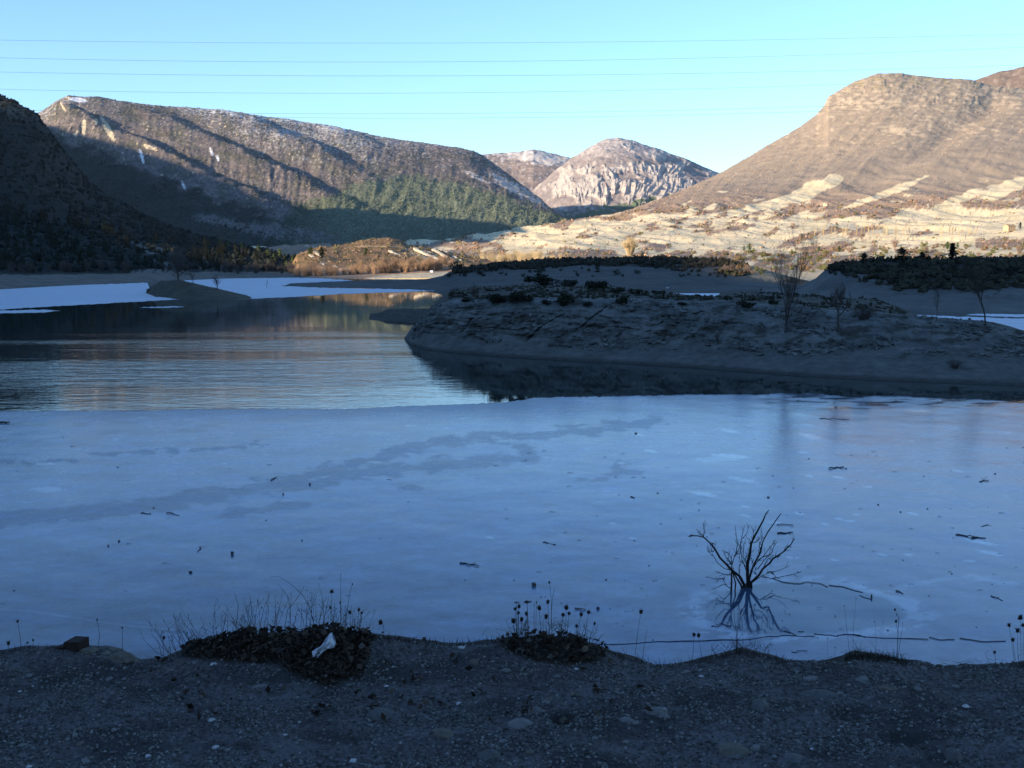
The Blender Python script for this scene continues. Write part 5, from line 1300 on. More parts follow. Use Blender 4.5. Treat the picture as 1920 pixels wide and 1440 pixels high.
for px, py, w, h, k, lab in ((888, 1243, 22, 18, 2, 'tan upright stone near the bank edge between the two leaf heaps'), (1005, 1333, 42, 16, 0, 'long flat grey stone left of the hole in the gravel'), (1175, 1352, 36, 22, 1, 'rounded pale stone right of the hole in the gravel'), (1230, 1333, 44, 20, 1, 'pale wedge shaped stone furthest right of the three beside the hole'),
                             (977, 1356, 52, 18, 1, 'wide pale slab lying below the hole in the gravel'), (715, 1341, 62, 22, 0, 'broad grey stone sunk in the gravel below the leaf heap'), (828, 1377, 52, 20, 2, 'flat tan stone in the middle of the near gravel'), (917, 1418, 46, 34, 0, 'large rounded grey stone at the lower middle edge'),
                             (1058, 1351, 24, 18, 2, 'yellowish stone in the hole in the gravel'), (663, 1427, 18, 12, 3, 'bright white chip at the bottom below the leaf heap'), (860, 1320, 15, 9, 3, 'small white chip right of the broad grey stone'), (1080, 1254, 10, 5, 3, 'white sliver just under the middle plant clump'), (785, 1270, 20, 8, 5, 'small reddish stone near the bank edge'),
                             (1428, 1326, 56, 30, 0, 'angular grey stone on the right half of the gravel'), (1537, 1308, 74, 36, 0, 'largest flat grey stone half buried on the right'), (1378, 1407, 72, 20, 2, 'long tan stone at the lower right'), (1417, 1402, 26, 16, 1, 'pale stone touching the end of the long tan one'), (1789, 1420, 48, 40, 0, 'tall grey stone in the lower right corner'),
                             (1665, 1292, 38, 14, 2, 'tan stone under the dark hole at the right edge of the bank'), (1245, 1343, 26, 14, 1, 'pale flat stone beside the pale wedge shaped one'), (1520, 1273, 36, 14, 1, 'pale flat stone above the largest half buried one'), (1617, 1273, 30, 13, 1, 'pale stone between the grass tuft and the dark hole'), (1488, 1424, 62, 16, 0, 'long low grey stone at the very bottom right of the middle'),
                             (43, 1399, 26, 22, 1, 'pale round stone near the lower left corner'), (405, 1401, 15, 9, 3, 'white chip in the lower left gravel'), (277, 1418, 13, 9, 3, 'white chip at the bottom left'), (488, 1286, 28, 10, 1, 'pale flat stone under the left leaf heap'), (55, 1437, 12, 6, 3, 'white chip in the bottom left corner'),
                             (400, 1245, 17, 6, 3, 'white flake at the foot of the left leaf heap'), (368, 1240, 17, 7, 1, 'pale flake at the left foot of the leaf heap'), (225, 1232, 60, 24, 2, 'pale tan boulder at the notch in the bank edge'), (165, 1222, 40, 18, 2, 'tan rock under the dark wooden block'), (182, 1205, 11, 11, 2, 'little tan stone standing on the bank edge'), (950, 1256, 20, 9, 1, 'pale stone at the foot of the middle plant clump')):
    p = BANK.hit(px, py, 3.0)
    if p is None: print('stone', px); continue
    s = p.y / F
    o = obj('stone', STN[k][rs.randint(3)], None, (p.x, p.y, p.z - 0.10 * h * s), rs.uniform(-.4, .4), (w * s * 0.55, w * s * 0.45, h * s * 0.85))
    tag(o, lab, 'stone', 'larger stones in the gravel')
P, px, py, _r = pick(BANK, 330, lambda s: (s.T > 1.0) * (s.T < 2.95) * (s.PY < 1445) * (s.PX > -10) * (s.PX < 1930) * (1 - HEAP(s.PX, s.PY)), 32)
for i in range(300):
    r = 0.0065 + 0.011 * _r.rand() ** 3
    k = _r.choice([0, 0, 0, 1, 1, 2, 4, 3 if i % 3 == 0 else 0])
    o = obj('pebble', PEB[k][i % 3], None, (P[i, 0], P[i, 1], P[i, 2] + r * 0.15), _r.rand() * 6.28, (r * 1.3, r, r * 0.7))
    tag(o, 'small angular pebble lying in the dark gravel of the bank', 'pebble', 'pebbles in the gravel')
N = 30000
P, px, py, _r = pick(BANK, N, lambda s: (s.T > 1.0) * (s.T < 2.98) * (s.PY < 1450) * (s.PX > -20) * (s.PX < 1940) * (1 - 0.85 * HEAP(s.PX, s.PY)) * (0.25 + sst(-0.2, 0.4, fbm(s.X / 0.25, s.Y / 0.2, 3, 730))), 33)
R = 0.0022 + 0.0048 * _r.rand(N) ** 2.2
g = 0.04 + 0.13 * _r.rand(N) ** 1.8; g = np.where(_r.rand(N) < 0.014, 0.22, g)
P[:, 2] -= 0.15 * R
scatter('gravel', P, R, R * 0.75, g[:, None] * np.array((1.02, 1.0, 0.95)), ICO, mat_land('gravel', 200, 0.001, 0.85, 1.15), 'fine broken gravel scattered over the bank', 34)

# ------------------------------------------------------------------ fallen leaves
LF_MATS = [mat_flat('brown_leaf', (0.050, 0.033, 0.022), 0.4, 80, 0.7), mat_flat('dark_leaf', (0.022, 0.016, 0.012), 0.4, 80, 0.7), mat_flat('grey_leaf', (0.085, 0.072, 0.062), 0.3, 80, 0.7), mat_flat('tan_leaf', (0.115, 0.085, 0.05), 0.3, 80, 0.7)]
def leaf_mesh(seed, mat):
    rs = np.random.RandomState(seed)
    V = []; n = 5
    for i in range(n):
        t = i / (n - 1); w = 0.42 * math.sin(math.pi * (0.12 + 0.8 * t)) * (1 + .15 * rs.normal())
        bend = 0.35 * (t - .5) ** 2 * rs.uniform(-1.5, 2.5)
        cl = rs.uniform(-.1, .35)
        for u in (-1, 0, 1): V.append((t - 0.5, u * w, bend + cl * abs(u) * w + 0.03 * rs.normal()))
    Fq = [(i * 3 + j, i * 3 + j + 1, i * 3 + 4 + j, i * 3 + 3 + j) for i in range(n - 1) for j in range(2)]
    return mesh_np('dead_leaf', np.array(V), np.array(Fq), mat, smooth=False)
LEAF = [[leaf_mesh(1000 + 10 * j + i, m_) for i in range(4)] for j, m_ in enumerate(LF_MATS)]
P, px, py, _r = pick(BANK, 290, lambda s: (s.T > 1.5) * (s.T < 3.1) * sst(0.0, 0.9, HEAP(s.PX, s.PY) + 0.7 * fbm(s.X / 0.12, s.Y / 0.12, 3, 740) + 0.12 * sst(40, 0, s.PY - 1250) - 0.15) * (1 + 1.0 * (s.PX < 800)) * (s.PX > 280) * (s.PX < 1220), 41)
for i in range(280):
    k = _r.choice([0, 0, 0, 1, 1, 2, 3 if i % 4 == 0 else 0]); L = 0.012 + 0.026 * _r.rand() ** 1.8
    o = obj('dead_leaf', LEAF[k][i % 4], None, (P[i, 0], P[i, 1], P[i, 2] + 0.008 + 0.022 * _r.rand()), None, L)
    o.rotation_euler = (_r.uniform(-.9, .9), _r.uniform(-.9, .9), _r.rand() * 6.28)
    lf = 'left' if px[i] < 800 else 'middle'
    if HEAP(px[i:i+1], py[i:i+1])[0] < 0.2:
        tag(o, 'stray dead leaf lying on the open gravel beside the leaf heaps', 'leaf', 'stray dead leaves on the gravel'); continue
    tag(o, {'left': 'curled dead leaf in the big brown leaf heap on the left of the bank edge', 'middle': 'curled dead leaf in the smaller leaf heap under the seed head plants'}[lf], 'leaf', 'dead leaves in the %s heap' % lf)
def leaf_litter():
    P, px, py, r = pick(BANK, 1500, lambda s: (s.T > 1.5) * (s.T < 3.2) * sst(0.0, 0.9, HEAP(s.PX, s.PY) + 0.7 * fbm(s.X / 0.09, s.Y / 0.09, 3, 741) - 0.12) * (1 + 0.8 * (s.PX < 800)) * (s.PX > 280) * (s.PX < 1240), 42)
    n = len(P); d = r.normal(size=(n, 3)) * (1, 1, .5); d /= np.linalg.norm(d, axis=1)[:, None]; e = np.cross(d, r.normal(size=(n, 3))); e /= np.linalg.norm(e, axis=1)[:, None]
    s = (0.008 + 0.012 * r.rand(n))[:, None]; P[:, 2] += 0.004 + 0.022 * r.rand(n)
    nn = np.cross(d, e) * s * 0.35
    V = np.stack([P - d * s + nn, P + e * s * .6, P + d * s + nn, P - e * s * .6], 1).reshape(-1, 3)
    c = np.repeat(vary((0.04, 0.028, 0.02), r, n, 0.5), 4, 0)
    tag(obj('leaf_litter', mesh_np('leaf_litter', V, np.arange(n * 4).reshape(n, 4), M_SCRUB, {'Col': c}, smooth=False)), 'crumbled brown leaf litter filling the heaps on the bank edge', kind='stuff')
leaf_litter()

def heap_sticks():
    r = np.random.RandomState(43); S = []
    P, px, py, _ = pick(BANK, 1000, lambda s: (s.T > 1.5) * (s.T < 3.15) * (sst(0.0, 0.6, HEAP(s.PX, s.PY) + 0.5 * fbm(s.X / 0.1, s.Y / 0.1, 3, 742)) + 0.012), 44)
    for q in P:
        L = 0.02 + 0.06 * r.rand() ** 2; d = r.normal(size=3) * (1, .8, .45); d[2] = abs(d[2]) * .8; d /= np.linalg.norm(d)
        q = q + (0, 0, 0.006 + 0.016 * r.rand()); m = q + d * L * .5 + r.normal(size=3) * L * .08
        S.append(chain(np.stack([q, m, q + d * L]), 0.0009, 0.0004, 3))
    V, Fs, _ = join(S); tag(obj('dead_twigs', mesh_np('dead_twigs', V, Fs, M_STEM0)), 'broken dead twigs and grass stems mixed into the leaf heaps', kind='stuff')
M_STEM0 = mat_flat('dead_twig', (0.06, 0.048, 0.036), 0.4, 50, 0.85)
heap_sticks()

# scrap of white plastic film on the leaf heap
def plastic():
    out = [(623, 1186), (628, 1196), (630, 1208), (625, 1219), (616, 1217), (609, 1221), (601, 1228), (596, 1235), (591, 1230), (587, 1233), (585, 1222), (592, 1217), (601, 1213), (607, 1204), (613, 1195), (618, 1188)]
    g = BANK.hit(606, 1226, 3.0); d0 = g.y
    rs = np.random.RandomState(5); n = len(out)
    rings = []
    for k, f in enumerate((1.0, 0.72, 0.44, 0.18)):
        ring = []
        for i, (a, b) in enumerate(out):
            cx, cy = 611 - (b - 1208) * 0.45, b * 0.35 + 1208 * 0.65
            q = (a * f + cx * (1 - f), b * f + cy * (1 - f))
            dep = d0 + 0.06 - (q[1] - 1186) / 49 * 0.10 - 0.035 * (1 - f) + (0.012 * rs.normal() if k else 0.004 * rs.normal())
            ring.append(W(q[0], q[1], dep))
        rings.append(ring)
    V = [v for r in rings for v in r] + [W(612, 1207, d0 - 0.02)]
    Fq = np.array([(k * n + i, k * n + (i + 1) % n, (k + 1) * n + (i + 1) % n, (k + 1) * n + i) for k in range(3) for i in range(n)])
    Ft = np.array([(3 * n + i, 3 * n + (i + 1) % n, 4 * n) for i in range(n)])
    k = Node('plastic_film', 0.35, 0.5); k.base((0.48, 0.49, 0.52)); k.normal(k.bump(k.noise(90, 4, 0.6), 0.6, 0.004))
    o = obj('plastic_scrap', mesh_np('plastic_scrap', np.array(V), [Fq, Ft], k.m))
    m = o.modifiers.new('thickness', 'SOLIDIFY'); m.thickness = 0.0015
    tag(o, 'crumpled scrap of white plastic film on the left leaf heap', 'plastic scrap')
plastic()

# dark wooden block at the bank edge
def block():
    p = BANK.hit(142, 1214, 3.0); s = p.y / F
    e = empty('wood_block', (p.x, p.y, p.z - 0.004), math.radians(-14)); tag(e, 'dark weathered wooden block lying at the bank edge on the left', 'wood block')
    w, h, d = 38 * s, 20 * s, 0.035
    V = np.array([(-w * .5, -d, 0), (w * .42, -d, 0.0), (w * .5, d, 0), (-w * .42, d, 0), (-w * .38, -d, h * .85), (w * .47, -d * .9, h * .95), (w * .5, d, h), (-w * .3, d, h * .95)])
    Fq = np.array([(3, 2, 1, 0), (4, 5, 6, 7), (0, 1, 5, 4), (1, 2, 6, 5), (2, 3, 7, 6), (3, 0, 4, 7)])
    m = mat_flat('weathered_wood', (0.026, 0.016, 0.013), 0.5, 90, 0.85, 0.2, 0.004)
    o = obj('block', mesh_np('block', V, Fq, m, smooth=False), e)
    b = o.modifiers.new('worn edges', 'BEVEL'); b.width = 0.003; b.segments = 2
    V2 = np.array([(-w * .95, -d, 0), (-w * .35, -d * 1.1, 0), (-w * .35, d * .3, 0), (-w * .9, 0, 0), (-w * .9, -d, h * .25), (-w * .33, -d * 1.1, h * .4), (-w * .33, d * .3, h * .4), (-w * .88, 0, h * .25)])
    obj('splinter', mesh_np('splinter', V2, Fq, m, smooth=False), e)
block()

# ------------------------------------------------------------------ dry plants along the bank edge
M_STEM = mat_flat('dry_stem', (0.035, 0.028, 0.022), 0.35, 50, 0.85)
M_HEAD = mat_flat('seed_head', (0.022, 0.017, 0.014), 0.4, 120, 0.9)
M_PALESTEM = mat_flat('pale_grass', (0.10, 0.085, 0.06), 0.3, 50, 0.85)
def bez(p0, p1, p2, n=7):
    t = np.linspace(0, 1, n)[:, None]
    return (1 - t) ** 2 * np.array(p0) + 2 * t * (1 - t) * np.array(p1) + t * t * np.array(p2)
def head_mesh(r, seed, long=1.3):
    rs = np.random.RandomState(seed); v, f = ICO
    a = v * np.array((r, r, r * long)) * (1 + 0.12 * rs.normal(size=(12, 1)))
    parts = [(a, f)]
    for i in range(14):
        u = rs.normal(size=3); u /= np.linalg.norm(u)
        b = u * np.array((r, r, r * long)); d = b + (u + (0, 0, .3)) * r * 0.55
        parts.append(tube([(b * .9, d, r * .13, r * .03)], 3))
    V, Fs, _ = join([(q[0], np.asarray(q[1])) for q in parts])
    return V, Fs
def base_at(px, py):
    p = BANK.hit(px, py, 3.05)
    if p is None:
        e = float(np.interp(px, [a for a, b in BK_EDGE], [b for a, b in BK_EDGE]))
        p = BANK.hit(px, e + 5, 3.05)
    return np.array(p) - np.array((0, 0, 0.012))
def stem_plant(name, stems, label, cat, group=None, r=0.0011, mat=None):
    """stems: (base px,py), list of (px,py) up to the tip, head size in px or 0"""
    b0 = base_at(*stems[0][0])
    e = empty(name, tuple(b0)); tag(e, label, cat, group)
    for i, (b, pts, hd) in enumerate(stems):
        q = base_at(*b); d = q[1]
        lean = random.uniform(-0.05, 0.09)
        P = [q] + [np.array(W(a, c, d + lean * (k + 1) / len(pts))) for k, (a, c) in enumerate(pts)]
        if len(P) == 2:
            m = (P[0] + P[1]) / 2 + np.array((random.uniform(-.004, .004), 0, 0)); P = list(bez(P[0], m, P[1], 5))
        v, f = chain(np.array(P) - b0, r, r * 0.55, 4)
        obj('stem', mesh_np('stem', v, f, mat or M_STEM), e)
        if hd:
            rr = hd * P[-1][1] / F * 0.5
            if hd > 9:                                   # open umbel
                S = []
                for j in range(11):
                    a = j * 2.4; q1 = np.array((math.cos(a) * rr * (.4 + .6 * (j % 3) / 2), math.sin(a) * rr * .6, rr * .35 * random.uniform(.2, 1)))
                    S.append(((0, 0, 0), q1, rr * .05, rr * .05)); S.append((q1, q1 + np.array((rr * .1, 0, rr * .18)), rr * .14, rr * .1))
                hv, hf = tube(S, 4)
            else: hv, hf = head_mesh(rr, i + int(P[-1][0] * 1000) % 50)
            h = obj('seed_head', mesh_np('seed_head', hv, hf, M_HEAD, smooth=False), e)
            h.location = tuple(P[-1] - b0)
    return e
SH = 'seed head plants along the bank edge'
for stems, lab in (
    ([((1036, 1203), [(1034, 1164), (1034, 1125), (1030, 1092)], 4), ((1036, 1203), [(1034, 1150), (1036, 1120), (1040, 1103)], 0)], 'tallest seed head plant in the middle clump, forked near its top'),
    ([((1031, 1200), [(1029, 1165), (1027, 1128)], 7)], 'seed head plant just left of the tallest one in the middle clump'),
    ([((1016, 1199), [(1013, 1170), (1011, 1140)], 8)], 'seed head plant with a round head standing alone left of the tallest pair'),
    ([((972, 1197), [(972, 1165), (973, 1137)], 7), ((972, 1197), [(971, 1175), (972, 1149)], 6), ((970, 1197), [(968, 1170), (966, 1142)], 6), ((975, 1196), [(977, 1180), (978, 1161)], 8), ((966, 1198), [(964, 1180), (963, 1164)], 9)], 'bunch of five seed heads at the left end of the middle clump'),
    ([((970, 1196), [(969, 1160), (968, 1131)], 11), ((990, 1196), [(989, 1160), (988, 1131)], 16), ((992, 1197), [(990, 1160), (988, 1129)], 12)], 'plant with ragged open umbels above the bunch of five'),
    ([((986, 1197), [(986, 1175), (987, 1151)], 6)], 'short seed head plant under the ragged umbels'),
    ([((1003, 1198), [(1001, 1160), (1002, 1130)], 0), ((1005, 1198), [(1005, 1160), (1006, 1129)], 3)], 'two thin headless stems right of the ragged umbels'),
    ([((1059, 1203), [(1061, 1170), (1062, 1139)], 8), ((1060, 1203), [(1065, 1175), (1067, 1150)], 6)], 'pair of seed heads right of the tallest plant'),
    ([((1050, 1202), [(1053, 1175), (1056, 1153)], 7)], 'seed head plant leaning just left of the pair'),
    ([((1026, 1200), [(1024, 1178), (1024, 1156)], 8)], 'short thick seed head below the tallest plant'),
    ([((1093, 1209), [(1098, 1180), (1104, 1148)], 7)], 'slender seed head plant at the right of the middle clump leaning right'),
    ([((1081, 1206), [(1083, 1180), (1090, 1152)], 7), ((1081, 1206), [(1081, 1188), (1081, 1174)], 5)], 'bent seed head plant between the pair and the slender one'),
    ([((1103, 1213), [(1108, 1190), (1115, 1169)], 5)], 'small seed head plant furthest right in the middle clump'),
    ([((1190, 1233), [(1195, 1190), (1202, 1147)], 8)], 'single tall seed head standing apart right of the middle clump'),
    ([((1204, 1237), [(1208, 1208), (1213, 1180)], 0)], 'bare broken stalk beside the single tall seed head'),
    ([((623, 1182), [(622, 1140), (622, 1109)], 7), ((621, 1182), [(620, 1160), (619, 1139)], 5)], 'dark seed head plant above the white plastic scrap'),
    ([((640, 1183), [(639, 1130), (639, 1074)], 0), ((640, 1183), [(639, 1150), (638, 1130)], 4)], 'tallest straight bare stem on the left heap'),
    ([((644, 1183), [(652, 1140), (655, 1115), (661, 1095)], 3)], 'bent thin stem right of the tallest straight one'),
    ([((657, 1186), [(657, 1168), (656, 1148)], 7), ((668, 1190), [(671, 1168), (673, 1143)], 6), ((669, 1190), [(675, 1168), (678, 1149)], 5)], 'three small seed heads at the right end of the left heap'),
    ([((1298, 1240), [(1300, 1215), (1301, 1190)], 7)], 'left one of two short seed heads on the right half of the edge'),
    ([((1318, 1238), [(1313, 1215), (1310, 1191)], 7)], 'right one of two short seed heads, leaning left'),
    ([((1380, 1226), [(1381, 1185), (1377, 1160), (1376, 1138)], 3), ((1380, 1226), [(1383, 1180), (1387, 1158), (1390, 1140)], 0), ((1380, 1226), [(1384, 1200), (1392, 1187)], 0)], 'tall forked twiggy stem in front of the shrub in the ice'),
    ([((1682, 1240), [(1683, 1200), (1686, 1154)], 0), ((1682, 1240), [(1684, 1190), (1680, 1165)], 5), ((1682, 1240), [(1685, 1160), (1678, 1143)], 4), ((1682, 1240), [(1674, 1212)], 0), ((1682, 1240), [(1690, 1190), (1693, 1170)], 0)], 'tall branching stem with two tiny heads on the right'),
    ([((1867, 1251), [(1866, 1236), (1865, 1223)], 6)], 'very short seed head near the right end of the bank'),
    ([((1915, 1250), [(1914, 1200), (1913, 1158)], 9), ((1912, 1250), [(1908, 1215), (1908, 1182)], 8), ((1908, 1250), [(1902, 1225), (1899, 1200)], 7), ((1904, 1250), [(1897, 1205), (1892, 1172)], 7), ((1918, 1250), [(1919, 1210), (1918, 1172)], 7)], 'bushy seed head plant at the right margin of the picture'),
    ([((306, 1244), [(306, 1215), (307, 1196)], 6), ((306, 1244), [(300, 1215), (296, 1200)], 0)], 'small seed head plant in the notch left of the big leaf heap'),
    ([((40, 1220), [(38, 1195), (33, 1165)], 5), ((44, 1220), [(47, 1208), (52, 1205)], 4), ((15, 1222), [(16, 1214), (16, 1206)], 7), ((62, 1218), [(62, 1200)], 4)], 'sparse dry weed with small heads at the far left of the edge'),
    ([((183, 1215), [(187, 1190), (182, 1162)], 3)], 'thin curved stem rising behind the little tan stone'),
    ([((229, 1226), [(230, 1200), (229, 1177)], 3)], 'thin stem on the pale boulder at the notch'),
    ([((718, 1199), [(720, 1185), (719, 1172), (714, 1167)], 8), ((705, 1198), [(700, 1186), (694, 1187)], 5), ((724, 1200), [(728, 1195)], 5)], 'withered stalk with curled leaves right of the left heap')):
    stem_plant('seed_head_plant' if 'head' in lab or 'umbel' in lab else 'dry_plant', stems, lab, 'dry plant', SH)
for stems, lab in (([((1594, 1228), [(1588, 1180), (1583, 1136)], 2)], 'pale grass stalk leaning left above the dark tuft'), ([((1599, 1228), [(1600, 1180), (1605, 1122)], 2)], 'tallest pale grass stalk above the dark tuft'), ([((1553, 1246), [(1552, 1220), (1552, 1197)], 2)], 'pale grass stalk left of the dark tuft'),
                   ([((1566, 1243), [(1566, 1214)], 2)], 'short pale grass stalk left of the dark tuft'), ([((1640, 1234), [(1643, 1200), (1640, 1166)], 2)], 'pale grass stalk right of the middle of the dark tuft')):
    stem_plant('grass_stalk', stems, lab, 'grass stalk', 'pale grass stalks on the right', 0.0008, M_PALESTEM)

# twiggy dry weeds on the left heap: each weed a fan of stems with side twigs
def weed(px0, px1, n, hmin, hmax, lean, label, seed, extra=()):
    rs = np.random.RandomState(seed)
    b0 = base_at((px0 + px1) / 2, 1300); e = empty('dry_weed', tuple(b0)); tag(e, label, 'dry plant', 'twiggy dry weeds on the left heap')
    S = []; K = []
    for i in range(n):
        px = px0 + (px1 - px0) * rs.rand(); edge = float(np.interp(px, [a for a, b in BK_EDGE], [b for a, b in BK_EDGE]))
        q = base_at(px, edge + 4 + 5 * rs.rand()); h = hmin + (hmax - hmin) * rs.rand()
        tip = np.array(W(px + lean * h + 12 * rs.normal(), edge - h, q[1] + rs.uniform(-.1, .15)))
        mid = q * 0.5 + tip * 0.5 + np.array((rs.uniform(-.015, .015), rs.uniform(-.02, .02), 0.012))
        P = bez(q, mid, tip, 7)
        v, f = chain(P - b0, 0.0010, 0.0005, 3); S.append((v, f))
        for j in range(rs.randint(2, 6)):
            t = rs.randint(2, 6); a = P[t]; d = np.array((rs.uniform(-.022, .022), rs.uniform(-.02, .02), rs.uniform(.008, .03)))
            v, f = chain(np.stack([a, a + d * .6, a + d]) - b0, 0.0006, 0.0004, 3); S.append((v, f))
            if rs.rand() < .5:
                hv, hf = ICO; K.append((hv * (0.0012 + .0012 * rs.rand()) + (a + d - b0), hf))
    for pts, rr in extra:
        d = base_at(*pts[0])[1]
        P = np.array([base_at(*pts[0])] + [W(a, c, d + 0.02 * k) for k, (a, c) in enumerate(pts[1:])])
        v, f = chain(P - b0, rr, rr * .5, 4); S.append((v, f))
    V, Fs, _ = join(S); obj('stem', mesh_np('stem', V, Fs, M_STEM), e)
    if K: V, Fs, _ = join(K); obj('bud', mesh_np('bud', V, Fs, M_HEAD, smooth=False), e)
weed(318, 400, 22, 25, 72, -0.55, 'low twiggy weed spreading left from the foot of the big leaf heap', 51, [([(330, 1228), (306, 1215), (285, 1190), (280, 1157)], .001), ([(322, 1232), (292, 1222), (270, 1200), (262, 1180)], .001)])
weed(400, 500, 26, 30, 80, 0.0, 'dense twiggy weed on the left half of the big leaf heap', 52, [([(440, 1196), (447, 1135), (440, 1112)], .0012), ([(466, 1192), (472, 1147), (468, 1114)], .0012), ([(482, 1192), (470, 1160), (455, 1130)], .001)])
weed(505, 615, 20, 40, 85, 0.1, 'tall arching weed in the middle of the big leaf heap', 53, [([(593, 1186), (580, 1136), (567, 1115), (544, 1094), (523, 1081), (507, 1082)], .0012), ([(546, 1190), (544, 1138), (539, 1117), (522, 1096)], .0012), ([(531, 1190), (539, 1144), (557, 1122), (571, 1098)], .0012), ([(608, 1184), (606, 1130), (597, 1092)], .001)])
weed(615, 690, 18, 20, 55, 0.1, 'bushy weed at the right end of the big leaf heap', 54)
weed(960, 1110, 40, 12, 42, 0.1, 'tangled low weed under the seed heads of the middle clump', 55)
weed(1345, 1440, 24, 8, 24, 0.1, 'low ragged weed on the hump in front of the shrub in the ice', 56)

def grass():
    rs = np.random.RandomState(61); S = []
    for k in range(1500):
        t = rs.rand()
        px = rs.uniform(1585, 1700) if t < .42 else (rs.uniform(680, 960) if t < .62 else (rs.uniform(1130, 1480) if t < .82 else rs.uniform(0, 1920)))
        edge = float(np.interp(px, [a for a, b in BK_EDGE], [b for a, b in BK_EDGE]))
        p = BANK.hit(px, edge + 3 + 9 * rs.rand() ** 2, 3.05)
        if p is None: continue
        q = np.array(p) - (0, 0, 0.005); h = (0.012 + 0.03 * rs.rand() ** 2) * (1.4 if t < .42 else 1)
        d = np.array((rs.normal() * .35, rs.normal() * .35, 1.0)); d /= np.linalg.norm(d)
        w = np.array((0.0011, 0.0003, 0))
        S.append((np.array([q - w, q + w, q + d * h * .6 + w * .6, q + d * h * .6 - w * .6, q + d * h + np.array((rs.normal() * .3, 0, -.1)) * h * .3]), np.array([(0, 1, 2, 3), (3, 2, 4, 4)])))
    V = np.concatenate([a for a, b in S]); n = len(S)
    Q = np.array([(0, 1, 2, 3)])[None] + (np.arange(n) * 5)[:, None, None]; T_ = np.array([(3, 2, 4)])[None] + (np.arange(n) * 5)[:, None, None]
    tag(obj('grass', mesh_np('grass', V, [Q.reshape(-1, 4), T_.reshape(-1, 3)], mat_flat('dead_grass', (0.028, 0.024, 0.018), 0.4, 60), smooth=False)), 'short dead grass fringing the edge of the bank', kind='stuff')
grass()

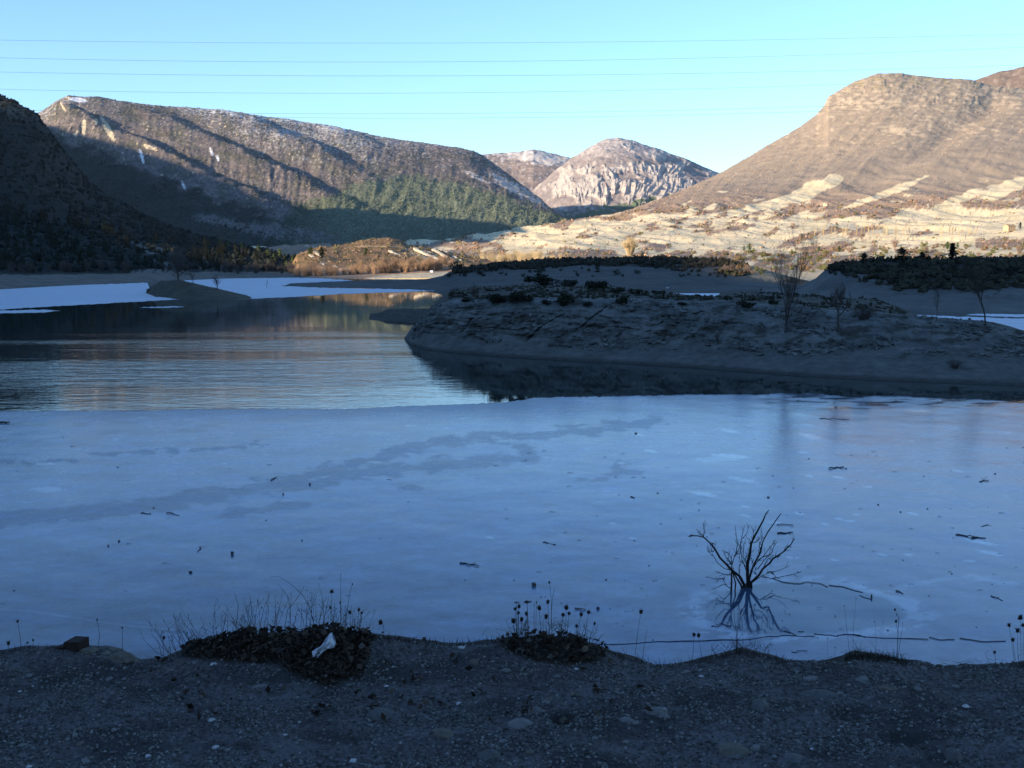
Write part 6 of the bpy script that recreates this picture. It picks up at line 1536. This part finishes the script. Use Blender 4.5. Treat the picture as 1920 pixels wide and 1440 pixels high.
# ------------------------------------------------------------------ the leafless shrub frozen into the ice
M_WETBARK = mat_flat('wet_bark', (0.022, 0.018, 0.016), 0.35, 15, 0.75)
def ice_shrub():
    zx = lambda x: 1240 + x / 4.364
    zy = lambda y: 920 + y / 4.364
    d0 = float(d_water(1101.5, 0.05))
    def P3(x, y):
        px, py = zx(x), zy(y)
        r = math.hypot(x - 700, y - 790) / 600.0
        off = 0.9 * r * float(perlin(np.array(px / 26.0), np.array(py / 34.0), 91)) - 0.25 * min(max((700 - x) / 120.0, 0), 1)
        return np.array(W(px, py, d0 + off))
    b0 = P3(712, 795)
    e = empty('bare_shrub', tuple(b0)); tag(e, 'leafless many stemmed shrub frozen into the ice at the right', 'shrub')
    br = [('trunk', .050, .010, [(715, 812), (712, 780), (705, 690), (705, 600), (725, 510), (735, 430), (770, 360), (830, 250), (855, 190), (878, 160)]),
          ('trunk', .042, .010, [(690, 812), (680, 775), (640, 700), (575, 650), (540, 610), (480, 550), (440, 480), (400, 430), (345, 380), (300, 370), (235, 365)]),
          ('trunk', .030, .016, [(568, 872), (572, 820), (575, 740), (575, 650)]), ('trunk', .022, .012, [(598, 858), (602, 820), (608, 760), (590, 690), (578, 650)]),
          ('trunk', .040, .014, [(640, 830), (668, 788), (700, 760), (715, 730)]), ('trunk', .036, .012, [(735, 812), (735, 750), (800, 690), (830, 640), (890, 590), (910, 560), (1000, 500), (1060, 440), (1090, 390)]),
          ('trunk', .030, .010, [(718, 770), (720, 720), (740, 650), (770, 580), (815, 500), (825, 430), (870, 340), (940, 240), (980, 185)]), ('trunk', .028, .012, [(660, 795), (650, 770), (620, 720), (595, 680), (580, 655)])]
    tw = [[(705, 690), (690, 640), (660, 560), (648, 480), (650, 430), (665, 350), (680, 280)], [(705, 640), (670, 590), (640, 560), (635, 520)], [(725, 510), (728, 430), (724, 390)], [(735, 430), (752, 370), (752, 310)], [(700, 610), (668, 540), (676, 440), (690, 420)],
          [(790, 640), (840, 570), (900, 510), (925, 450), (940, 430)], [(770, 600), (840, 530), (900, 450), (930, 405)], [(760, 620), (800, 560), (860, 530), (890, 520)], [(735, 760), (800, 710), (860, 680), (890, 665), (960, 655), (1050, 615)], [(830, 700), (900, 720), (960, 710), (1050, 690), (1100, 680), (1120, 660)], [(860, 680), (885, 660), (915, 668)],
          [(345, 380), (352, 320), (340, 260)], [(345, 375), (312, 345), (286, 315)], [(300, 370), (265, 372), (240, 360)], [(440, 480), (425, 455), (415, 425), (440, 440)], [(575, 650), (520, 640), (460, 590), (430, 540), (400, 510), (375, 490)],
          [(575, 650), (580, 600), (600, 530), (640, 470), (655, 400), (700, 350), (718, 280)], [(610, 520), (622, 440), (612, 360), (604, 290)], [(580, 600), (545, 570), (520, 530), (510, 495)], [(580, 590), (566, 540), (540, 500)], [(580, 605), (560, 590), (545, 540)], [(600, 540), (630, 500), (655, 480)],
          [(640, 700), (642, 650), (636, 600)], [(565, 800), (532, 775), (515, 745), (500, 715)], [(532, 775), (510, 765), (450, 795), (410, 805)], [(505, 720), (440, 725), (370, 702)], [(560, 690), (500, 680), (455, 660)], [(750, 600), (745, 572), (735, 545)], [(770, 580), (800, 530), (795, 480)],
          [(815, 500), (800, 450), (825, 390), (820, 300)], [(830, 640), (870, 560), (910, 540)], [(910, 560), (940, 540), (950, 545)], [(735, 430), (780, 420), (800, 380)], [(705, 600), (690, 560), (700, 520)], [(780, 690), (765, 660), (775, 630)], [(440, 480), (420, 500), (405, 480)], [(1000, 500), (1020, 455), (1045, 450)]]
    for nm, r0, r1, pts in br:
        v, f = chain(np.array([P3(*q) for q in pts]) - b0, r0, r1, 6); obj(nm, mesh_np(nm, v, f, M_WETBARK), e)
    rs = np.random.RandomState(17)
    def twiglets(pts, n):
        out = []
        for j in range(n):
            k = rs.randint(1, len(pts)); t = rs.rand()
            q = np.array(pts[k - 1]) * (1 - t) + np.array(pts[k]) * t
            if q[1] > 740: continue
            dv = np.array(pts[k], float) - np.array(pts[k - 1]); dv /= np.linalg.norm(dv)
            a = rs.choice((-1, 1)) * rs.uniform(.4, .9); w = np.array((dv[0] * math.cos(a) - dv[1] * math.sin(a), dv[0] * math.sin(a) + dv[1] * math.cos(a)))
            L = 16 + 42 * rs.rand() ** 1.5
            out.append(chain(np.array([P3(*q), P3(*(q + w * L * .55 + rs.normal(size=2) * 2)), P3(*(q + w * L + (0, -6)))]) - b0, .0065, .0035, 4))
        return out
    fine = []
    for pts in tw: fine += twiglets(pts, 5)
    for nm, r0, r1, pts in br: fine += twiglets(pts, 6)
    V, Fs, _ = join(fine); tag(obj('fine_twigs', mesh_np('fine_twigs', V, Fs, M_WETBARK), e), kind='stuff')
    for pts in tw:
        v, f = chain(np.array([P3(*q) for q in pts]) - b0, .011, .005, 5); obj('branch', mesh_np('branch', v, f, M_WETBARK), e)
ice_shrub()

# ------------------------------------------------------------------ wire and litter on the ice
M_WIRE = mat_flat('rusty_wire', (0.02, 0.018, 0.017), 0.3, 20, 0.7)
def wire(pieces, label):
    c = np.array(on_water(*pieces[0][0], 0.05)); e = empty('wire', tuple(c)); tag(e, label, 'wire')
    for pts in pieces:
        P = np.array([on_water(a, b, 0.055) for a, b in pts])
        n = 6; Q = []
        for k in range(len(P) - 1):
            for i in range(n): Q.append(P[k] + (P[k + 1] - P[k]) * i / n)
        Q.append(P[-1]); Q = np.array(Q)
        Q[:, 1] += 0.06 * fbm(Q[:, 0] / 0.35, Q[:, 0] * 0, 3, 95)
        v, f = chain(Q - c, 0.009, 0.008, 5); obj('strand', mesh_np('strand', v, f, M_WIRE), e)
wire([[(1090, 1204), (1130, 1209), (1180, 1207), (1240, 1202.5), (1320, 1201), (1400, 1199), (1440, 1193.5), (1480, 1192), (1527, 1193)], [(1470, 1185), (1482, 1186), (1492, 1191)], [(1526, 1187.5), (1552, 1191), (1572, 1193)], [(1570, 1191), (1585, 1189.5), (1607, 1192), (1640, 1196), (1740, 1198)],
      [(1600, 1190), (1612, 1191), (1622, 1195)], [(1742, 1194), (1760, 1199), (1790, 1199)], [(1800, 1197), (1822, 1200), (1842, 1203), (1885, 1201.5)], [(1496, 1183.5), (1507, 1184)]], 'long broken dark wire lying on the near ice parallel to the bank')
wire([[(1448, 1084), (1470, 1092), (1500, 1094.5), (1515, 1091), (1538, 1094), (1552, 1100.5)], [(1554, 1097), (1580, 1100), (1605, 1108), (1618, 1111)], [(1612, 1116.5), (1622, 1121), (1634, 1124)]], 'short kinked wire running from the shrub in the ice to a dark knob')
M_STICK = mat_flat('driftwood', (0.025, 0.021, 0.018), 0.35, 15, 0.85)
def stick(x0, y0, x1, y1, th, label, fork=None, name='stick'):
    a = np.array(on_water(x0, y0, 0.06)); b = np.array(on_water(x1, y1, 0.06)); r = th * a[1] / F * 0.36
    a[2] = b[2] = 0.05 + r * 0.8
    m = (a + b) / 2 + np.array((0, 0.05, r * .5))
    Lq = np.linalg.norm(b - a); q = bez(a, m, b, 8); rr = np.random.RandomState(int(x0 * 7 + y0) % 9999)
    q[1:-1] += rr.normal(size=(6, 3)) * (0.035 * Lq, 0.09 * Lq, 0.02 * Lq); q[:, 2] = np.maximum(q[:, 2], 0.05 + r * .4)
    e = [chain(q - a, r, r * 0.55, 6)]
    if Lq > 0.25 and not fork:
        t = q[5]; d_ = np.array((rr.uniform(.1, .25) * Lq, rr.choice((-1, 1)) * .3 * Lq, rr.uniform(.02, .1) * Lq)); e.append(chain(np.stack([t, t + d_ * .6, t + d_]) - a, r * .5, r * .25, 5))
    if fork:
        for fx, fy in fork:
            q = np.array(on_water(fx, fy, 0.06)); q[2] = 0.05 + r * 3
            e.append(chain(np.stack([m, (m + q) / 2 + (0, 0, r), q]) - a, r * .6, r * .3, 5))
    V, Fs, _ = join(e)
    o = obj(name, mesh_np(name, V, Fs, M_STICK)); o.location = tuple(a); tag(o, label, 'stick', 'driftwood frozen on the ice')
for q in ((-12, 794, 18, 793, 6, 'thick dark log at the left margin near the open water'), (862, 1056, 898, 1061.5, 4, 'straight dark stick in the middle of the near ice'), (1457, 983, 1488, 985, 2.5, 'thin straight stick, upper of two behind the shrub'), (1458, 1000, 1486, 998, 4, 'short thick stick, lower of two behind the shrub'),
          (1554, 878.5, 1583, 876, 3.5, 'dark stick on the ice right of the middle, near the tree reflections'), (1680, 1108, 1693, 1113, 4, 'short stick right of the knob at the end of the kinked wire'), (1840, 987, 1853, 983, 2, 'thin twig near the right margin above the plank'), (1078, 1141, 1098, 1144, 4, 'stick on the ice behind the middle plant clump'),
          (264, 962, 283, 963, 2.5, 'small stick, left one of a pair on the left of the ice'), (371, 1035, 377, 1024, 2, 'short upright looking twig on the left of the ice'), (1018, 1017, 1043, 1022, 2.5, 'thin stick near the centre of the ice'), (1537, 785, 1592, 787, 2, 'long faint twig near the far edge of the ice at the right'),
          (1334, 1174, 1372, 1171, 2.5, 'curved twig in front of the shrub in the ice'), (1484, 1222, 1514, 1220, 2, 'thin twig close to the bank on the right'), (508, 901, 517, 895, 2.5, 'bent twig by the dark wet veins of the ice'), (1183, 931, 1190, 934, 3, 'short stick near the top of the ice left of the tree reflections')):
    stick(*q)
stick(312, 962, 336, 966, 2.5, 'forked twig, right one of a pair on the left of the ice', [(314, 967)])
stick(1836, 903, 1854, 901, 2.5, 'forked branch on the ice near the right margin', [(1853, 895), (1840, 897)], 'branch')
stick(1792, 1003, 1848, 1009, 3.5, 'long plank on the ice near the right margin', None, 'plank')
stick(1822, 1010, 1834, 1008, 5, 'stub of wood under the long plank')
stick(1858, 1117, 1880, 1126, 3, 'short dark branch on the ice in the lower right', None, 'branch')
def ice_stone(px, py, w, h, label, k=4, group=None, name='stone'):
    p = on_water(px, py, 0.05); s = p[1] / F * 0.85
    o = obj(name, STN[k][int(px) % 3], None, (p[0], p[1], 0.05 + h * s * .3), px * 0.7, (w * s * .5, w * s * .5, h * s * 0.8)); tag(o, label, 'stone', group)
for q in ((436, 1039, 9, 10, 'largest dark stone on the left part of the ice'), (357, 1074, 10, 6, 'flat dark stone on the ice above the left weeds'), (223, 1015.5, 5, 6, 'right one of two dark stones close together on the left ice'), (203, 1024.5, 5, 5, 'left one of two dark stones close together on the left ice'), (581, 909, 5, 5, 'small dark stone in the wet vein of the ice'),
          (531, 927.5, 5, 5, 'small dark stone at the lower edge of the wet vein'), (566, 1014, 4, 4, 'tiny dark stone left of the straight stick'), (1192, 813, 7, 4, 'dark stone near the far edge of the ice'), (1441, 933, 7, 4, 'dark stone on the ice above the shrub'), (1634, 1121, 5, 11, 'dark knob at the end of the kinked wire'), (1121, 1142, 9, 7, 'dark stone on the ice behind the middle plant clump')):
    ice_stone(*q)
ice_stone(1001, 1098, 12, 10, 'brown angular stone on the ice above the middle plant clump', 2)
rs = np.random.RandomState(71)
DASH = []
for k in range(110):
    py = 800 + 410 * rs.rand() ** 0.8; px = 1920 * rs.rand() if rs.rand() < .45 else 1000 + 920 * rs.rand()
    if py > 1150 and px < 700: continue
    w = 2.0 + 2.2 * rs.rand() ** 2
    ice_stone(px, py, w * 1.3, w * .6, 'tiny dark stone frozen into the wide ice sheet', 4, 'tiny stones in the ice')
for k in range(85):
    py = 830 + 370 * rs.rand(); px = 1920 * rs.rand() if rs.rand() < .35 else 900 + 1020 * rs.rand(); L = 4 + 7 * rs.rand()
    if py > 1150 and px < 700: continue
    a = np.array(on_water(px, py, 0.06)); b = np.array(on_water(px + L, py + rs.uniform(-.6, .9), 0.06)); r = 0.35 * a[1] / F
    v, f = chain(np.stack([a, (a + b) / 2 + (0, .02, .008), b]) - a, r, r * .6, 4)
    o = obj('twig', mesh_np('twig', v, f, M_STICK)); o.location = tuple(a); tag(o, 'tiny dark twig frozen into the wide ice sheet', 'twig', 'tiny twigs in the ice')

# ------------------------------------------------------------------ power cables across the valley
M_CABLE = mat_flat('cable', (0.10, 0.11, 0.12), 0.1, 1, 0.6)
def cable(pts, d, label, r=0.015):
    x = np.linspace(-900, 2900, 70); A = np.array(pts, float); c = np.polyfit(A[:, 0], A[:, 1], 2)
    P = np.array([W(a, float(np.polyval(c, a)), d) for a in x])
    v, f = chain(P, r, r, 5); tag(obj('power_cable', mesh_np('power_cable', v, f, M_CABLE)), label, 'cable', 'power cables across the sky')
cable([(0, 75), (430, 80), (850, 81), (1300, 76), (1920, 64)], 150, 'highest of the six power cables crossing the sky')
cable([(0, 109), (400, 114), (800, 116), (1300, 110), (1920, 88)], 150, 'second power cable from the top')
cable([(0, 135), (400, 141), (750, 142), (1300, 138), (1920, 122)], 150, 'third power cable from the top')
cable([(0, 168), (400, 173), (700, 174), (1200, 170), (1600, 158), (1920, 143)], 158, 'fourth power cable from the top, passing just above the left ridge')
cable([(60, 207), (413, 212), (900, 212), (1300, 207), (1550, 199), (1920, 185)], 158, 'upper one of the two lowest power cables')
cable([(300, 217), (513, 221), (900, 221), (1300, 215), (1550, 208), (1920, 193)], 158, 'lowest of the six power cables')

# ------------------------------------------------------------------ farmhouse on the pale slope
def house():
    p = VALLEY.hit(1904, 432.5, 5.2); s = p.y / F
    e = empty('farmhouse', (p.x, p.y, p.z - 0.5), math.radians(24)); tag(e, 'small tan farmhouse with a white gable end at the far right of the pale slope', 'house')
    L, D, H, R = 9.5, 6.0, 4.6, 1.7
    mt = mat_flat('tan_render', (0.50, 0.36, 0.21), 0.1, .5); mw = mat_flat('white_render', (0.65, 0.63, 0.6), 0.06, .5); mr = mat_flat('roof_tiles', (0.36, 0.25, 0.15), 0.3, 2.5); mg = mat_flat('window_glass', (0.05, 0.05, 0.055), 0.1, 1, 0.2, 0.5)
    V = np.array([(0, 0, 0), (L, 0, 0), (L, D, 0), (0, D, 0), (0, 0, H), (L, 0, H), (L, D, H), (0, D, H), (0, D / 2, H + R), (L, D / 2, H + R)]) - (L, 0, 0)
    f4 = np.array([(0, 1, 5, 4), (2, 3, 7, 6), (3, 0, 4, 7), (1, 2, 6, 5)]); f3 = np.array([(4, 8, 7), (5, 6, 9)])
    obj('wall', mesh_np('wall', V, [f4, f3], (mt, mw), smooth=False, fmat=[0, 0, 0, 1, 0, 1]), e)
    o_ = 0.4
    for sgn in (0, 1):
        y0, y1 = (-o_, D / 2) if sgn == 0 else (D + o_, D / 2); zl = H - o_ * R / (D / 2)
        q = [(-L - o_, y0, zl), (o_, y0, zl), (o_, y1, H + R), (-L - o_, y1, H + R)]
        if sgn: q = q[::-1]
        q = np.array(q); V2 = np.concatenate([q + (0, 0, 0.05), q + (0, 0, 0.22)])
        obj('roof', mesh_np('roof', V2, np.array([(0, 1, 2, 3), (7, 6, 5, 4), (0, 4, 5, 1), (1, 5, 6, 2), (2, 6, 7, 3), (3, 7, 4, 0)]), mr, smooth=False), e)
    def box(name, x0, x1, y0, y1, z0, z1, m, par):
        V3 = np.array([(x0, y0, z0), (x1, y0, z0), (x1, y1, z0), (x0, y1, z0), (x0, y0, z1), (x1, y0, z1), (x1, y1, z1), (x0, y1, z1)])
        return obj(name, mesh_np(name, V3, np.array([(3, 2, 1, 0), (4, 5, 6, 7), (0, 1, 5, 4), (1, 2, 6, 5), (2, 3, 7, 6), (3, 0, 4, 7)]), m, smooth=False), par)
    for x in (-8.2, -5.6, -2.4): box('window', x, x + .9, -0.04, 0.1, 2.6, 3.7, mg, e)
    for x in (-8.2, -2.4): box('window', x, x + .9, -0.04, 0.1, .9, 1.9, mg, e)
    box('door', -5.7, -4.6, -0.05, 0.1, 0.3, 2.1, mr, e); box('window', -0.1, 0.05, 2.5, 3.4, 3.0, 4.0, mg, e)
    box('chimney', -3.2, -2.5, 2.2, 2.9, H + R - .7, H + R + .9, mt, e)
    q = VALLEY.hit(1915, 430, 5.4)
    if q: put_tree('pine_tree', CON_DR[1], (q.x + 3, q.y + 9, q.z), 7, 7.5, 'dark tree behind the farmhouse', 'tree')
house()

# ------------------------------------------------------------------ a white car parked on the far shore
def car(px, py, label, rot):
    p = VALLEY.hit(px, py, 2.6) or KNOLL.hit(px, py, 2.0); e = empty('parked_car', tuple(p), rot); e.scale = (.8,) * 3; tag(e, label, 'car')
    pw = mat_flat('white_paint', (0.75, 0.75, 0.74), 0.02, 1, 0.3, 0.5); gl = mat_flat('car_glass', (0.03, 0.03, 0.035), 0.05, 1, 0.1, 0.5); ty = mat_flat('tyre', (0.02, 0.02, 0.02), 0.1, 1)
    prof = [(-1.9, .35), (1.9, .35), (1.95, .75), (1.1, .92), (.55, 1.42), (-1.2, 1.46), (-1.85, .98)]
    n = len(prof); V = np.array([(x, y, z) for y in (-.8, .8) for x, z in prof])
    fs = [np.array([(i, (i + 1) % n, n + (i + 1) % n, n + i) for i in range(n)])]
    tri = np.array([(0, i + 1, i) for i in range(1, n - 1)]); fs += [tri[:, ::-1], tri + n]
    obj('body', mesh_np('body', V, fs, pw, smooth=False), e)
    for y in (-.81, .81):
        V = np.array([(.85, y, .95), (.48, y, 1.35), (-1.1, y, 1.38), (-1.5, y, .98)]); obj('window', mesh_np('window', np.concatenate([V, V * (1, .97, 1)]), np.array([(0, 1, 2, 3), (7, 6, 5, 4), (0, 4, 5, 1), (1, 5, 6, 2), (2, 6, 7, 3), (3, 7, 4, 0)]), gl, smooth=False), e)
        for x in (-1.2, 1.2):
            t = np.arange(10) * .62832; V = np.array([(x + .32 * math.cos(a), y + q, .32 + .32 * math.sin(a)) for q in (-.1, .02) for a in t])
            obj('wheel', mesh_np('wheel', V, [np.array([(i, (i + 1) % 10, 10 + (i + 1) % 10, 10 + i) for i in range(10)]), np.arange(10)[None], np.arange(19, 9, -1)[None]], ty, smooth=False), e)
    for x, zz in ((-1.9, 1.0), (1.1, .95)):
        pass
car(809, 512, 'small white car parked end on at the right end of the sunlit shore', math.radians(94))
p = at(MID, 1252, 541.5, 2.5)
o = obj('boulder', STN[3][0], None, (p.x, p.y, p.z + .15), 0.3, (.5, .45, .5)); tag(o, 'small white boulder on the mud above the frozen pond', 'boulder')
